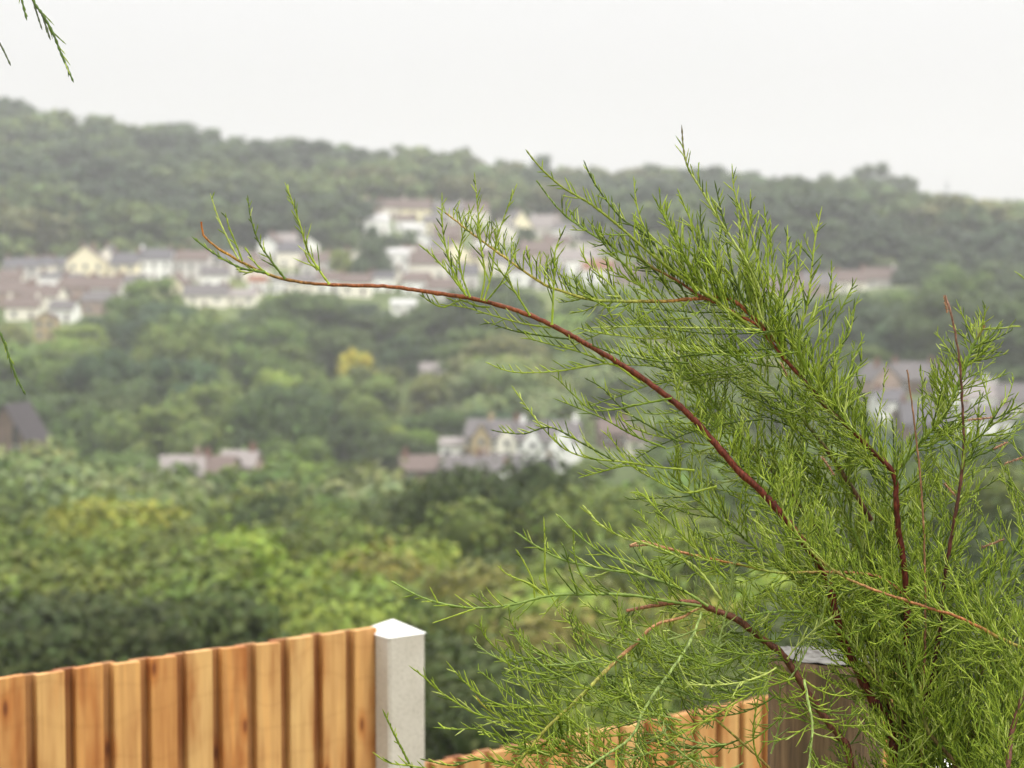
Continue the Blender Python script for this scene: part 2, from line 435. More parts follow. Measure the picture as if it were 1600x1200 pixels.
# ------------------------------------------------------------------ houses (pixel centre, base row, distance, ...)
# px, py_base, d, width, depth, wall_h, roof_h, wall, roof, kind, rot, label
H = [
 (32, 447, 505, 9, 8, 5.0, 2.2, 'grey', 'slate', 'eaves', 0.10, 'grey rendered house with slate roof at the left end of the upper village'),
 (58, 445, 507, 8, 8, 5.0, 2.2, 'ivory', 'slate', 'eaves', 0.0, 'pale ivory house between the grey house and the small white house, upper village left'),
 (84, 444, 509, 8, 8, 5.0, 2.0, 'grey', 'slate', 'eaves', -0.05, 'grey walled slate roofed house left of the cream gabled house'),
 (84, 455, 492, 7.5, 5, 3.6, 1.0, 'white', 'slate', 'eaves', 0.0, 'low white flat fronted house standing below the grey row, upper village left'),
 (134, 440, 505, 10, 9, 5.4, 4.0, 'cream', 'brown', 'gable', 0.05, 'large cream house with its pointed gable facing the valley'),
 (167, 437, 507, 4.0, 8, 6.6, 2.2, 'ivory', 'slate', 'gable', 0.0, 'narrow ivory gable joined to the right side of the large cream house'),
 (193, 443, 503, 7.4, 8, 5.0, 3.0, 'cream', 'slate', 'eaves', -0.08, 'cream house with dark slate roof right of the narrow ivory gable'),
 (241, 438, 505, 9, 8, 5.4, 2.8, 'white', 'slate', 'eaves', 0.0, 'bright white house with broad slate roof beside the pinkish grey house'),
 (299, 440, 505, 9, 8, 5.6, 2.5, 'grey', 'brown', 'eaves', -0.05, 'pinkish grey house with brown roof under the tall pink block'),
 (300, 412, 540, 10, 8, 4.5, 3.0, 'pink', 'brown', 'gable', 0.0, 'dusty pink house standing highest behind the brown roofed grey house'),
 (18, 482, 480, 11, 8, 4.0, 2.6, 'pink', 'brown', 'eaves', 0.12, 'brown roofed stone house lowest at the left edge of the village'),
 (62, 486, 474, 9, 8, 3.6, 2.6, 'ivory', 'brown', 'eaves', -0.1, 'ivory cottage with brown roof on the lower left village street'),
 (120, 468, 484, 8, 8, 3.0, 2.6, 'pink', 'brown', 'eaves', 0.1, 'brown roofed cottage below the cream gabled house'),
 (163, 470, 482, 8, 8, 3.2, 2.8, 'grey', 'brown', 'eaves', 0.0, 'grey cottage with brown roof below the bright cream and white houses'),
 (210, 463, 488, 7, 7, 3.0, 2.4, 'ivory', 'grey', 'eaves', 0.2, 'small grey roofed cottage under the bright white house'),
 (150, 492, 468, 8, 7, 3.4, 2.2, 'pink', 'grey', 'eaves', -0.15, 'grey roofed stone cottage just above the mid slope trees, left'),
 (320, 478, 478, 11, 7, 2.6, 2.6, 'ivory', 'grey', 'eaves', 0.05, 'long low grey roofed building with cream wall above the green wood'),
 (375, 480, 480, 8, 7, 2.8, 1.6, 'ivory', 'pale', 'eaves', -0.1, 'pale cottage half hidden by trees right of the long low building'),
 (70, 534, 430, 4.6, 5, 5.2, 1.2, 'buff', 'brown', 'gable', 0.0, 'tall narrow buff house alone among the trees on the left slope'),
 (362, 432, 512, 8, 8, 4.2, 2.4, 'grey', 'slate', 'eaves', 0.1, 'grey slate roofed house behind the tip of the long red twig'),
 (418, 408, 535, 6, 6, 4.6, 2.0, 'white', 'grey', 'gable', -0.2, 'white gabled house behind the first upright sprigs'),
 (455, 420, 528, 8, 7, 4.6, 2.6, 'ivory', 'slate', 'eaves', 0.05, 'ivory slate roofed house above the long red twig'),
 (492, 432, 520, 8, 7, 4.0, 2.4, 'grey', 'brown', 'eaves', -0.1, 'grey house with brown roof between the sprigs and the round green tree'),
 (402, 461, 492, 4.6, 6, 3.4, 1.4, 'white', 'rust', 'eaves', 0.0, 'small white house with orange tile roof, left one of the pair'),
 (438, 460, 492, 4.4, 6, 3.4, 1.4, 'white', 'grey', 'eaves', 0.0, 'small white house with grey roof, right one of the pair under the red twig'),
 (530, 440, 515, 6, 6, 4.0, 2.0, 'grey', 'slate', 'eaves', 0.0, 'grey slate roofed house under the red twig left of the dark conifer'),
 (552, 424, 525, 6, 6, 3.6, 2.2, 'ivory', 'grey', 'gable', 0.5, 'small ivory gable facing left beside the dark conifer'),
 (590, 366, 585, 8, 7, 4.0, 2.2, 'white', 'white', 'eaves', 0.35, 'white house with pale sloping roof at the left of the high village'),
 (578, 343, 612, 7, 7, 4.0, 2.6, 'pink', 'brown', 'gable', 0.1, 'pink gabled house topmost at the left end of the high village'),
 (612, 342, 618, 9, 7, 3.6, 2.6, 'ivory', 'brown', 'eaves', 0.0, 'ivory house with brown roof beside the topmost pink gable'),
 (650, 346, 615, 10, 7, 4.0, 3.0, 'cream', 'brown', 'eaves', 0.05, 'cream house with long brown roof above the bright white pair'),
 (700, 350, 610, 9, 7, 3.8, 2.8, 'grey', 'grey', 'eaves', -0.05, 'grey roofed house above and right of the bright white pair'),
 (742, 348, 612, 9, 7, 3.6, 2.8, 'ivory', 'brown', 'eaves', 0.1, 'ivory house with brown roof behind the upright tamarisk fan'),
 (645, 384, 565, 6.0, 6, 5.2, 1.2, 'white', 'white', 'eaves', -0.1, 'brilliant white flat roofed house, upper one of the bright pair'),
 (659, 396, 552, 5.0, 6, 4.6, 1.0, 'white', 'grey', 'gable', -0.2, 'brilliant white house, lower one of the bright pair'),
 (700, 388, 562, 8, 7, 4.0, 2.8, 'pink', 'brown', 'eaves', 0.1, 'stone house with brown roof right of the bright white pair'),
 (622, 428, 522, 7.5, 7, 5.6, 1.2, 'white', 'white', 'eaves', 0.15, 'white house with pale roof right of the dark conifer'),
 (618, 448, 508, 6, 6, 3.4, 1.6, 'ivory', 'grey', 'gable', 0.0, 'ivory gable standing below the white house right of the dark conifer'),
 (668, 438, 515, 10, 7, 4.4, 3.4, 'ivory', 'brown', 'eaves', -0.1, 'broad beige house with brown roof in the middle of the village'),
 (712, 420, 530, 8, 7, 4.6, 2.8, 'cream', 'grey', 'gable', 0.1, 'cream gabled house behind the tamarisk fan'),
 (724, 452, 505, 8, 7, 4.0, 2.6, 'grey', 'slate', 'eaves', 0.0, 'grey slate roofed house just above the red branch'),
 (630, 492, 470, 6, 6, 2.6, 1.0, 'white', 'white', 'eaves', 0.0, 'lone small white house lowest under the red branch'),
 (598, 456, 500, 6, 6, 3.6, 1.6, 'white', 'slate', 'eaves', 0.1, 'white slate roofed cottage on the street under the dark conifer'),
 (690, 472, 492, 8, 7, 3.4, 2.6, 'grey', 'brown', 'eaves', -0.1, 'brown roofed grey cottage under the red branch'),
 (782, 380, 572, 8, 7, 4.4, 2.4, 'ivory', 'grey', 'gable', -0.3, 'ivory gable behind the right half of the upright fan'),
 (815, 372, 585, 7, 9, 4.0, 4.4, 'cream', 'grey', 'gable', 0.35, 'cream gabled house with long grey roof in the high village'),
 (852, 374, 590, 9, 8, 3.6, 3.8, 'grey', 'pale', 'eaves', 0.0, 'house with large pale roof right of the cream gable'),
 (886, 378, 585, 8, 7, 3.8, 2.0, 'white', 'grey', 'eaves', 0.0, 'white house with grey roof behind the lowest long green twig'),
 (840, 414, 545, 9, 7, 3.8, 2.8, 'pink', 'brown', 'eaves', 0.1, 'stone house with brown roof below the pale roofed house'),
 (790, 432, 525, 8, 7, 4.0, 2.8, 'ivory', 'grey', 'eaves', -0.1, 'ivory grey roofed house behind the left tamarisk spray'),
 (905, 428, 532, 11, 7, 3.8, 3.0, 'white', 'pale', 'eaves', 0.05, 'long white house with pale roof behind the tamarisk spray'),
 (935, 444, 520, 8, 7, 4.0, 2.4, 'white', 'rust', 'eaves', 0.0, 'white house with orange tile roof behind the tamarisk spray'),
 (860, 456, 508, 8, 7, 3.8, 2.8, 'grey', 'slate', 'eaves', 0.0, 'grey slate roofed house lowest behind the tamarisk spray'),
 (985, 452, 515, 9, 7, 3.8, 3.0, 'pink', 'brown', 'eaves', -0.1, 'brown roofed stone house behind the thick of the tamarisk'),
 (1225, 472, 505, 11, 7, 3.4, 3.4, 'pink', 'brown', 'eaves', 0.05, 'pinkish brown roofed house seen through the right upper sprigs'),
 (1275, 464, 512, 10, 7, 3.2, 3.2, 'pink', 'grey', 'eaves', -0.05, 'greyish stone house on the far right slope beside the tallest upright sprig'),
 (1330, 458, 520, 8, 7, 3.0, 3.0, 'ivory', 'brown', 'eaves', 0.0, 'long brown roofed house on the right slope above the round dark tree'),
 (1378, 452, 525, 10, 7, 2.8, 3.0, 'grey', 'brown', 'eaves', 0.1, 'brown roofed house at the right end of the far street'),
 (8, 462, 494, 8, 7, 4.0, 2.4, 'ivory', 'brown', 'eaves', 0.1, 'ivory house with brown roof cut by the left edge below the grey house'),
 (110, 452, 495, 5, 5, 2.6, 1.4, 'white', 'grey', 'eaves', 0.0, 'tiny white outhouse under the left side of the cream gabled house'),
 (185, 456, 492, 5, 5, 2.6, 1.6, 'cream', 'brown', 'gable', 0.2, 'small cream gable directly below the cream slate roofed house'),
 (35, 500, 462, 8, 6, 3.0, 2.2, 'ivory', 'brown', 'eaves', 0.1, 'ivory cottage lowest at the far left above the slope trees'),
 (95, 503, 458, 6, 6, 3.0, 2.0, 'white', 'grey', 'eaves', -0.1, 'white cottage lowest of the left cluster above the tall buff house'),
 (335, 452, 498, 7, 6, 3.6, 2.2, 'white', 'grey', 'eaves', 0.1, 'white house right of and below the pinkish grey house'),
 (268, 462, 490, 6, 6, 3.0, 2.2, 'cream', 'brown', 'gable', -0.2, 'small cream gable behind the top of the light green rounded tree'),
 (385, 428, 518, 6, 6, 3.8, 2.0, 'cream', 'brown', 'eaves', 0.0, 'cream house behind the two first upright sprigs'),
 (402, 440, 506, 7, 6, 3.4, 2.2, 'ivory', 'brown', 'eaves', 0.2, 'ivory house just above the small white pair'),
 (440, 398, 545, 8, 6, 3.8, 2.2, 'ivory', 'pale', 'eaves', 0.0, 'ivory house with pale roof highest behind the sprigs of the red twig'),
 (482, 402, 540, 6, 6, 3.6, 2.0, 'white', 'grey', 'gable', 0.2, 'white gable high beside the tallest early sprig'),
 (472, 462, 490, 7, 6, 3.2, 2.0, 'ivory', 'grey', 'eaves', 0.1, 'ivory grey roofed cottage right of the small white pair'),
 (512, 458, 494, 6, 6, 3.2, 2.2, 'white', 'brown', 'eaves', -0.1, 'white brown roofed cottage just under the bare red twig'),
 (555, 462, 490, 8, 6, 3.2, 2.2, 'ivory', 'brown', 'eaves', 0.0, 'ivory cottage left of the white street cottage below the conifer'),
 (575, 398, 548, 5, 6, 3.6, 1.6, 'ivory', 'grey', 'gable', 0.1, 'narrow ivory gable just left of the dark conifer'),
 (632, 362, 592, 6, 6, 3.4, 1.8, 'white', 'brown', 'eaves', 0.0, 'white house between the cream house and the bright flat roofed one'),
 (680, 366, 590, 7, 6, 3.6, 2.2, 'cream', 'grey', 'eaves', 0.1, 'cream grey roofed house between the high row and the stone house'),
 (642, 416, 535, 6, 6, 3.6, 2.0, 'cream', 'brown', 'eaves', 0.0, 'cream house under the bright white pair'),
 (690, 408, 542, 7, 6, 3.8, 2.4, 'ivory', 'grey', 'eaves', -0.1, 'ivory grey roofed house left of the fan of upright sprigs'),
 (650, 460, 498, 7, 6, 3.4, 2.2, 'white', 'brown', 'eaves', 0.05, 'white brown roofed house on the red branch line below the beige house'),
 (760, 396, 552, 7, 6, 3.8, 2.4, 'white', 'brown', 'eaves', 0.1, 'white house with brown roof in the middle of the upright fan'),
 (755, 424, 528, 7, 6, 3.8, 2.4, 'cream', 'brown', 'eaves', -0.1, 'cream house with brown roof low in the upright fan'),
 (820, 446, 512, 8, 6, 3.8, 2.4, 'white', 'grey', 'eaves', 0.1, 'white grey roofed house right of the ivory one behind the spray'),
 (870, 402, 562, 8, 6, 3.8, 2.4, 'ivory', 'brown', 'eaves', 0.0, 'ivory brown roofed house beneath the white house in the high village'),
 (925, 398, 568, 8, 6, 3.8, 2.4, 'ivory', 'grey', 'eaves', 0.1, 'ivory grey roofed house at the right end of the high village'),
 (8, 716, 262, 6.4, 6.5, 2.4, 4.8, 'stone', 'dark', 'gable', -0.28, 'brown stone chapel with steep dark roof at the left edge'),
 (285, 762, 240, 5.2, 6, 1.6, 2.0, 'pink', 'pale', 'eaves', 0.15, 'house with pale roof poking out of the valley trees'),
 (330, 757, 246, 4.6, 6, 1.4, 1.8, 'stone', 'brown', 'eaves', -0.2, 'house with brown roof right of the pale roof in the valley trees'),
 (368, 750, 250, 4.6, 6, 1.7, 1.7, 'pink', 'pale', 'eaves', -0.1, 'pinkish house with pale roof, right one of three roofs in the valley trees'),
 (712, 724, 304, 5.0, 6, 2.9, 0.8, 'white', 'pale', 'eaves', 0.05, 'low white house at the left end of the gabled terrace'),
 (749, 722, 300, 4.4, 7, 4.0, 2.3, 'buff', 'grey', 'bay', -0.10, 'buff terraced house with small gable, first of the gabled row'),
 (789, 724, 298, 4.4, 7, 4.0, 2.3, 'ivory', 'grey', 'bay', -0.10, 'ivory terraced house with small gable, second of the gabled row'),
 (829, 728, 296, 4.4, 7, 4.0, 2.3, 'white', 'grey', 'bay', -0.10, 'white terraced house with small gable, third of the gabled row'),
 (874, 738, 294, 5.8, 8, 4.8, 2.6, 'white', 'grey', 'bay', -0.10, 'brilliant white house with large gable at the right end of the row'),
 (660, 748, 274, 6, 6, 1.2, 1.7, 'stone', 'brown', 'eaves', 0.1, 'brown roofed house below the left end of the gabled terrace'),
 (722, 752, 272, 6, 6, 1.3, 1.9, 'stone', 'grey', 'eaves', 0.0, 'grey roofed house below the buff terraced house'),
 (782, 750, 272, 6, 6, 1.3, 1.9, 'pink', 'grey', 'eaves', -0.05, 'grey roofed house below the white gables'),
 (835, 757, 270, 5, 6, 1.6, 1.6, 'grey', 'slate', 'eaves', -0.1, 'small slate roofed house below the brilliant white gable'),
 (787, 765, 262, 2.6, 4, 2.0, 0.9, 'white', 'grey', 'gable', 0.0, 'tiny white gable below the terrace above the dark near trees'),
 (680, 592, 392, 6, 6, 1.6, 1.4, 'grey', 'pale', 'eaves', 0.1, 'lone pale roofed house in the middle slope wood'),
 (1005, 714, 305, 4.6, 6, 2.6, 2.0, 'ivory', 'brown', 'eaves', 0.0, 'white house seen through the lower tamarisk sprays'),
 (962, 702, 315, 5, 6, 2.6, 2.0, 'stone', 'brown', 'eaves', 0.1, 'brown roofed stone house behind sprays right of the gabled row'),
 (1385, 622, 345, 5.6, 7, 3.2, 2.8, 'pink', 'grey', 'gable', 0.3, 'pinkish stone gabled house at the left end of the right hand row'),
 (1432, 616, 350, 8, 7, 2.6, 3.0, 'stone', 'grey', 'eaves', 0.0, 'long grey roofed stone house behind the pink tipped stem'),
 (1490, 622, 348, 6, 7, 3.0, 2.6, 'ivory', 'grey', 'eaves', -0.1, 'ivory house behind the bushy right hand spray'),
 (1530, 652, 335, 6, 7, 3.4, 2.6, 'white', 'pale', 'eaves', 0.1, 'white house with pale roof near the right edge'),
 (1585, 656, 338, 7, 7, 3.2, 2.8, 'grey', 'grey', 'eaves', 0.0, 'grey house cut by the right edge of the view'),
 (1545, 684, 318, 8, 7, 3.0, 2.2, 'white', 'grey', 'eaves', -0.05, 'broad brilliant white house with grey roof nearest at right'),
 (1395, 652, 325, 5, 6, 2.6, 1.8, 'white', 'slate', 'eaves', 0.1, 'white cottage below the pinkish gable, right hand row'),
 (1450, 688, 310, 8, 7, 2.6, 3.4, 'stone', 'slate', 'eaves', 0.0, 'dark slate roofed stone house between the thin red stems'),
]

# ------------------------------------------------------------------ terrain
DK = np.array([-400, 7, 9, 15, 25, 40, 60, 80, 130, 200, 240, 270, 300, 340, 380, 420, 470, 500, 560, 600, 650])
ZK = np.array([0.0, 0, -.4, -2.5, -6.5, -12, -18.5, -23, -31, -37.5, -38, -36.5, -34, -31, -26, -18.5, -9.5, -2, 8.5, 16, 21])
UK = np.array([-900, -200, 0, 200, 400, 600, 740, 850, 1100, 1250, 1380, 1480, 1600, 1900, 2600])
RK = np.array([68, 66, 60, 55.5, 47, 43, 35.5, 29.5, 30.0, 25.5, 24.5, 20.5, 18.0, 14, 8])


def base_z(x, y):
    x = np.asarray(x, float); y = np.asarray(y, float)
    u = 800 + F * x / np.maximum(y, 40)
    ridge = np.interp(u, UK, RK)
    z = np.interp(y, DK, ZK)
    t = np.clip((y - 600) / 250, 0, 1)
    b6 = np.interp(u, [1300, 1450, 1600, 1900], [16, 10.5, 7, 5])
    z = np.where((y > 500) & (y <= 600), -2 + (z + 2) * (b6 + 2) / 18.0, z)
    zr = b6 + (ridge - b6) * (t * t * (3 - 2 * t)) ** 0.8
    z = np.where(y > 600, zr, z)
    z = np.where(y > 880, ridge - (y - 880) * 0.05, z)
    r = np.exp(-((y - 345) / 60.0) ** 2) * np.clip((u - 1150) / 250, 0, 1) * 9.0
    z = z + np.where(y > 100, r + 1.5 * np.sin(x * 0.021 + 1) * np.sin(y * 0.017), 0)
    return z


HP = []
for h in H:
    q = P(h[0], h[1], h[2])
    HP.append((q.x, q.y, q.z))
HA = np.array(HP)


def ground_z(x, y):
    x = np.atleast_1d(np.asarray(x, float)); y = np.atleast_1d(np.asarray(y, float))
    z = base_z(x, y)
    hb = base_z(HA[:, 0], HA[:, 1])
    sh = x.shape
    xf, yf = x.ravel(), y.ravel()
    w = np.exp(-((xf[:, None] - HA[None, :, 0]) ** 2 + (yf[:, None] - HA[None, :, 1]) ** 2) / (2 * 7.5 ** 2))
    s = w.sum(1)
    dz = (w * (HA[:, 2] - hb)[None, :]).sum(1) / np.maximum(s, 0.75)
    return z + dz.reshape(sh)


ys = np.concatenate([[-300, -120, -40, -10, 0, 5, 7, 8], np.arange(9, 60, 3), np.arange(60, 230, 8), np.arange(230, 640, 5), np.arange(640, 900, 12), [930, 1000, 1150, 1400, 1800, 2400]])
xs = np.concatenate([[-1800, -1200, -800, -500, -380, -300], np.arange(-250, 251, 5), [300, 380, 500, 800, 1200, 1800]])
X, Y = np.meshgrid(xs, ys)
Z = np.vstack([ground_z(X[i], Y[i]) for i in range(len(ys))])
nx = len(xs)
I = (np.arange(len(ys) - 1)[:, None] * nx + np.arange(nx - 1)[None, :]).ravel()
Q = np.stack([I, I + 1, I + nx + 1, I + nx], 1)
gme = npmesh('ground', np.stack([X.ravel(), Y.ravel(), Z.ravel()], 1), Q, smooth=True)
g = link('ground', gme, M_ground)
tag(g, kind='structure')


def field(name, px, d0, d1, wpx):
    """a pasture strip lying on the ground between distances d0 and d1"""
    rows = 12; cols = 10
    V = []; Q = []
    for i in range(rows + 1):
        y = d0 + (d1 - d0) * i / rows
        for j in range(cols + 1):
            x = ((px - 800) + wpx * (j / cols - 0.5) * (0.9 + 0.1 * math.sin(i * 1.3))) / F * y
            V.append((x, y, float(ground_z(x, y)[0]) + 0.35))
    for i in range(rows):
        for j in range(cols):
            a = i * (cols + 1) + j
            Q.append((a, a + 1, a + cols + 2, a + cols + 1))
    o = link(name, npmesh(name, V, Q, smooth=True), M_field)
    tag(o, kind='structure')


FIELDS = [(1268, 838, 878, 100), (1442, 596, 622, 60), (44, 318, 352, 30), (520, 522, 545, 60), (955, 652, 672, 60)]
for f_ in FIELDS:
    field('pasture', *f_)

# ------------------------------------------------------------------ house builder
def win(par, x, z, y, w_=1.0, h_=1.2):
    f = MB(); t = 0.1
    f.box(x - w_/2 - t, x + w_/2 + t, y - 0.09, y + 0.02, z - t, z); f.box(x - w_/2 - t, x + w_/2 + t, y - 0.09, y + 0.02, z + h_, z + h_ + t)
    f.box(x - w_/2 - t, x - w_/2, y - 0.09, y + 0.02, z, z + h_); f.box(x + w_/2, x + w_/2 + t, y - 0.09, y + 0.02, z, z + h_)
    f.box(x - 0.03, x + 0.03, y - 0.08, y + 0.01, z, z + h_)
    fr = f.build('window', M_frame, par)
    g_ = MB(); g_.box(x - w_/2, x + w_/2, y - 0.04, y - 0.01, z, z + h_)
    g_.build('pane', M_glass, fr)


def house(px, pyb, d, W, D, wh, rh, wall, roof, kind, rot, label):
    q = P(px, pyb, d)
    r = empty('chapel' if 'chapel' in label else 'house', (q.x, q.y, q.z), rot)
    tag(r, label, 'chapel' if 'chapel' in label else 'house', 'houses across the valley')
    wm, rm = WALLS[wall], ROOFS[roof]
    b = MB(); x = W / 2
    o = 0.25; k = 0.22
    rf = MB()
    if kind == 'gable':
        b.prism([(-x, -5), (x, -5), (x, wh), (0, wh + rh), (-x, wh)], 0, D)
        sl = rh / x
        for s in (-1, 1):
            P0 = [(0, wh + rh + 0.02), (s * (x + o), wh - sl * o + 0.02), (s * (x + o), wh - sl * o + k), (0, wh + rh + k + 0.05)]
            if s > 0: P0 = P0[::-1]
            rf.prism(P0[::-1], -o, D + o)
        fy = 0.0
    else:
        hy = D / 2
        b.box(-x, x, 0, D, -5, wh)
        b.add([(-x, 0, wh), (-x, D, wh), (-x, hy, wh + rh), (x, 0, wh), (x, D, wh), (x, hy, wh + rh)], [(0, 2, 1), (3, 4, 5)])
        sl = rh / hy
        V = []
        for sx in (-x - o, x + o):
            V += [(sx, -o, wh - sl * o + 0.03), (sx, hy, wh + rh + 0.03), (sx, D + o, wh - sl * o + 0.03), (sx, D + o, wh - sl * o + k), (sx, hy, wh + rh + k + 0.05), (sx, -o, wh - sl * o + k)]
        rf.add(V, [(0, 5, 4, 1), (1, 4, 3, 2), (6, 7, 10, 11), (7, 8, 9, 10), (0, 1, 7, 6), (1, 2, 8, 7), (3, 4, 10, 9), (4, 5, 11, 10), (2, 3, 9, 8), (0, 6, 11, 5)])
    wo = b.build('wall', wm, r)
    ro = rf.build('roof', rm, r)
    if kind == 'bay':                                             # projecting two-storey bay with its own gable
        bb = MB(); bw = W * 0.34; cx = W * 0.10; gh = rh * 0.92
        bb.prism([(cx - bw, -5), (cx + bw, -5), (cx + bw, wh - 0.2), (cx, wh + gh), (cx - bw, wh - 0.2)], -1.2, D / 2 - 0.4)
        bb.build('bay', wm, r)
        br = MB()
        for s in (-1, 1):
            sl2 = (gh + 0.2) / bw
            P0 = [(cx, wh + gh + 0.02), (cx + s * (bw + 0.2), wh - 0.2 - 0.2 * sl2), (cx + s * (bw + 0.2), wh - 0.2 - 0.2 * sl2 + 0.2), (cx, wh + gh + 0.24)]
            if s > 0: P0 = P0[::-1]
            br.prism(P0[::-1], -1.4, D / 2 - 0.2)
        br.build('bay_roof', rm, r)
        win(r, cx, 0.9, -1.2, 1.1, 1.0); win(r, cx, wh - 1.1, -1.2, 0.8, 0.8)
        win(r, -W * 0.38, wh - 1.4, 0, 0.6, 1.0)
        dm = MB(); dm.box(-W * 0.45, -W * 0.45 + 0.8, -0.06, 0.05, 0, 2.0); dm.build('door', M_door, r)
    else:
        if wh >= 3.0:
            nW = max(2, int(W / 2.8))
            for storey in range(1 if wh < 4.3 else 2):
                zz = 0.9 + 2.45 * storey
                if zz + 1.3 > wh: break
                for i in range(nW):
                    xx = -x + W * (i + 0.5) / nW
                    if storey == 0 and i == nW // 2:
                        dm = MB(); dm.box(xx - 0.45, xx + 0.45, -0.06, 0.05, 0, 2.0); dm.build('door', M_door, r)
                    else:
                        win(r, xx, zz, 0, 1.0, 1.15)
        elif W > 4:
            for i in (-1, 1):
                win(r, i * W * 0.27, max(0.4, wh - 1.5), 0, 0.9, 0.8)
            dm = MB(); dm.box(-0.4, 0.4, -0.06, 0.05, -0.6, min(1.3, wh - 0.2)); dm.build('door', M_door, r)
    if 'chapel' in label:
        for s in (-0.5, 0.5):
            a = MB(); a.prism([(s * W * .5 - .35, 1), (s * W * .5 + .35, 1), (s * W * .5 + .35, 4.0), (s * W * .5, 4.9), (s * W * .5 - .35, 4.0)], -0.08, 0.02)
            a.build('window', M_glass, r)
    elif rh > 1.5 or RND.random() < 0.4:
        for s in ([-1, 1] if W > 7 else [RND.choice([-1, 1])]):
            c_ = MB(); cx_ = s * (x - 0.7) if kind != 'gable' else s * x * 0.25
            cyy = D / 2 if kind != 'gable' else D * (0.35 + 0.3 * (s > 0))
            cz = wh + rh
            c_.box(cx_ - 0.35, cx_ + 0.35, cyy - 0.35, cyy + 0.35, cz - 1.2, cz + 0.9)
            c_.box(cx_ - 0.42, cx_ + 0.42, cyy - 0.42, cyy + 0.42, cz + 0.9, cz + 1.05)
            c_.tube([(cx_, cyy, cz + 1.05), (cx_, cyy, cz + 1.45)], [0.14, 0.11], 6)
            c_.build('chimney', M_brick if RND.random() < 0.7 else wm, ro)
    return r


for h in H:
    house(*h)


# ------------------------------------------------------------------ trees
def crown_arrays(rs, nleaf, leaf, nl=26, shape='round', open_=0.25):
    """leaf-clump quads spread over many lobes inside a unit crown (height 1, base at 0)"""
    V = []; C = []
    lobes = []
    for i in range(nl):
        t = rs.rand()
        z = 0.22 + 0.70 * t
        if shape == 'round': R = 0.40 * math.sqrt(max(0.05, 1 - ((z - 0.52) / 0.50) ** 2))
        elif shape == 'tall': R = 0.27 * math.sqrt(max(0.05, 1 - ((z - 0.50) / 0.54) ** 2))
        elif shape == 'cone': R = 0.26 * (1.02 - z) + 0.01
        else: R = 0.44 * math.sqrt(max(0.05, 1 - ((z - 0.42) / 0.55) ** 2))
        a = i * 2.399 + rs.rand() * 0.8
        rr = R * (0.35 + 0.65 * math.sqrt(rs.rand()))
        lr = (0.115 + 0.12 * rs.rand()) * (1.0 if shape != 'cone' else 0.6) * (1.15 - 0.3 * t)
        lobes.append((rr * math.cos(a), rr * math.sin(a), z, lr, 0.82 + 0.36 * rs.rand()))
    Lb = np.array(lobes)
    wts = Lb[:, 3] ** 2; wts /= wts.sum()
    idx = rs.choice(len(Lb), nleaf, p=wts)
    n = rs.normal(size=(nleaf, 3)); n[:, 2] += 0.30
    n /= np.linalg.norm(n, axis=1)[:, None]
    rad = Lb[idx, 3] * (1 - open_ * rs.rand(nleaf)) * (1 + 0.22 * rs.normal(size=nleaf) * 0.6)
    c = Lb[idx, :3] + n * rad[:, None] * np.array([1.15, 1.15, 0.9])
    nn = n + 0.30 * rs.normal(size=(nleaf, 3)); nn /= np.linalg.norm(nn, axis=1)[:, None]
    t1 = np.cross(nn, rs.normal(size=(nleaf, 3))); t1 /= np.linalg.norm(t1, axis=1)[:, None]
    t2 = np.cross(nn, t1)
    s = leaf * (0.6 + 0.8 * rs.rand(nleaf))[:, None]
    asp = (0.55 + 0.5 * rs.rand(nleaf))[:, None]
    q = np.stack([c - t1 * s, c + t2 * s * asp - t1 * s * 0.1, c + t1 * s, c - t2 * s * asp + t1 * s * 0.15], 1)
    tone = Lb[idx, 4] * (0.85 + 0.3 * rs.rand(nleaf))
    warm = 0.9 + 0.3 * rs.rand(nleaf)
    col = np.stack([tone * warm, tone, tone * 0.9], 1)
    V = q.reshape(-1, 3)
    C = np.repeat(col, 4, 0)
    return V, C, Lb


def core_arrays(rs, Lb, col=0.45):
    """a faceted inner body under the leaves so that the crown is not see-through everywhere"""
    V = []; Q = []; C = []
    for lx, ly, lz, lr, _ in Lb:
        b = len(V); seg, ring = 6, 4
        for i in range(ring):
            ph = math.pi * (i + 0.5) / ring
            for j in range(seg):
                th = 2 * math.pi * j / seg + i * 0.5
                r_ = lr * 0.72 * (0.85 + 0.3 * rs.rand())
                V.append((lx + r_ * math.sin(ph) * math.cos(th), ly + r_ * math.sin(ph) * math.sin(th), lz + r_ * math.cos(ph)))
                C.append((1, 1, 0.95))
        for i in range(ring - 1):
            for j in range(seg):
                j2 = (j + 1) % seg
                Q.append((b + i * seg + j, b + i * seg + j2, b + (i + 1) * seg + j2, b + (i + 1) * seg + j))
        Q.append((b, b + 1, b + 2, b + 3)); 
    return np.array(V), np.array(Q), np.array(C) * 0.8


def crown_mesh(seed, nleaf, leaf, nl=26, shape='round', cut=None):
    rs = np.random.RandomState(seed)
    V, C, Lb = crown_arrays(rs, nleaf, leaf, nl, shape)
    Q = np.arange(len(V)).reshape(-1, 4)
    V2, Q2, C2 = core_arrays(rs, Lb)
    return npmesh('crown', np.vstack([V, V2]), np.vstack([Q, Q2 + len(V)]), np.vstack([C, C2])), Lb


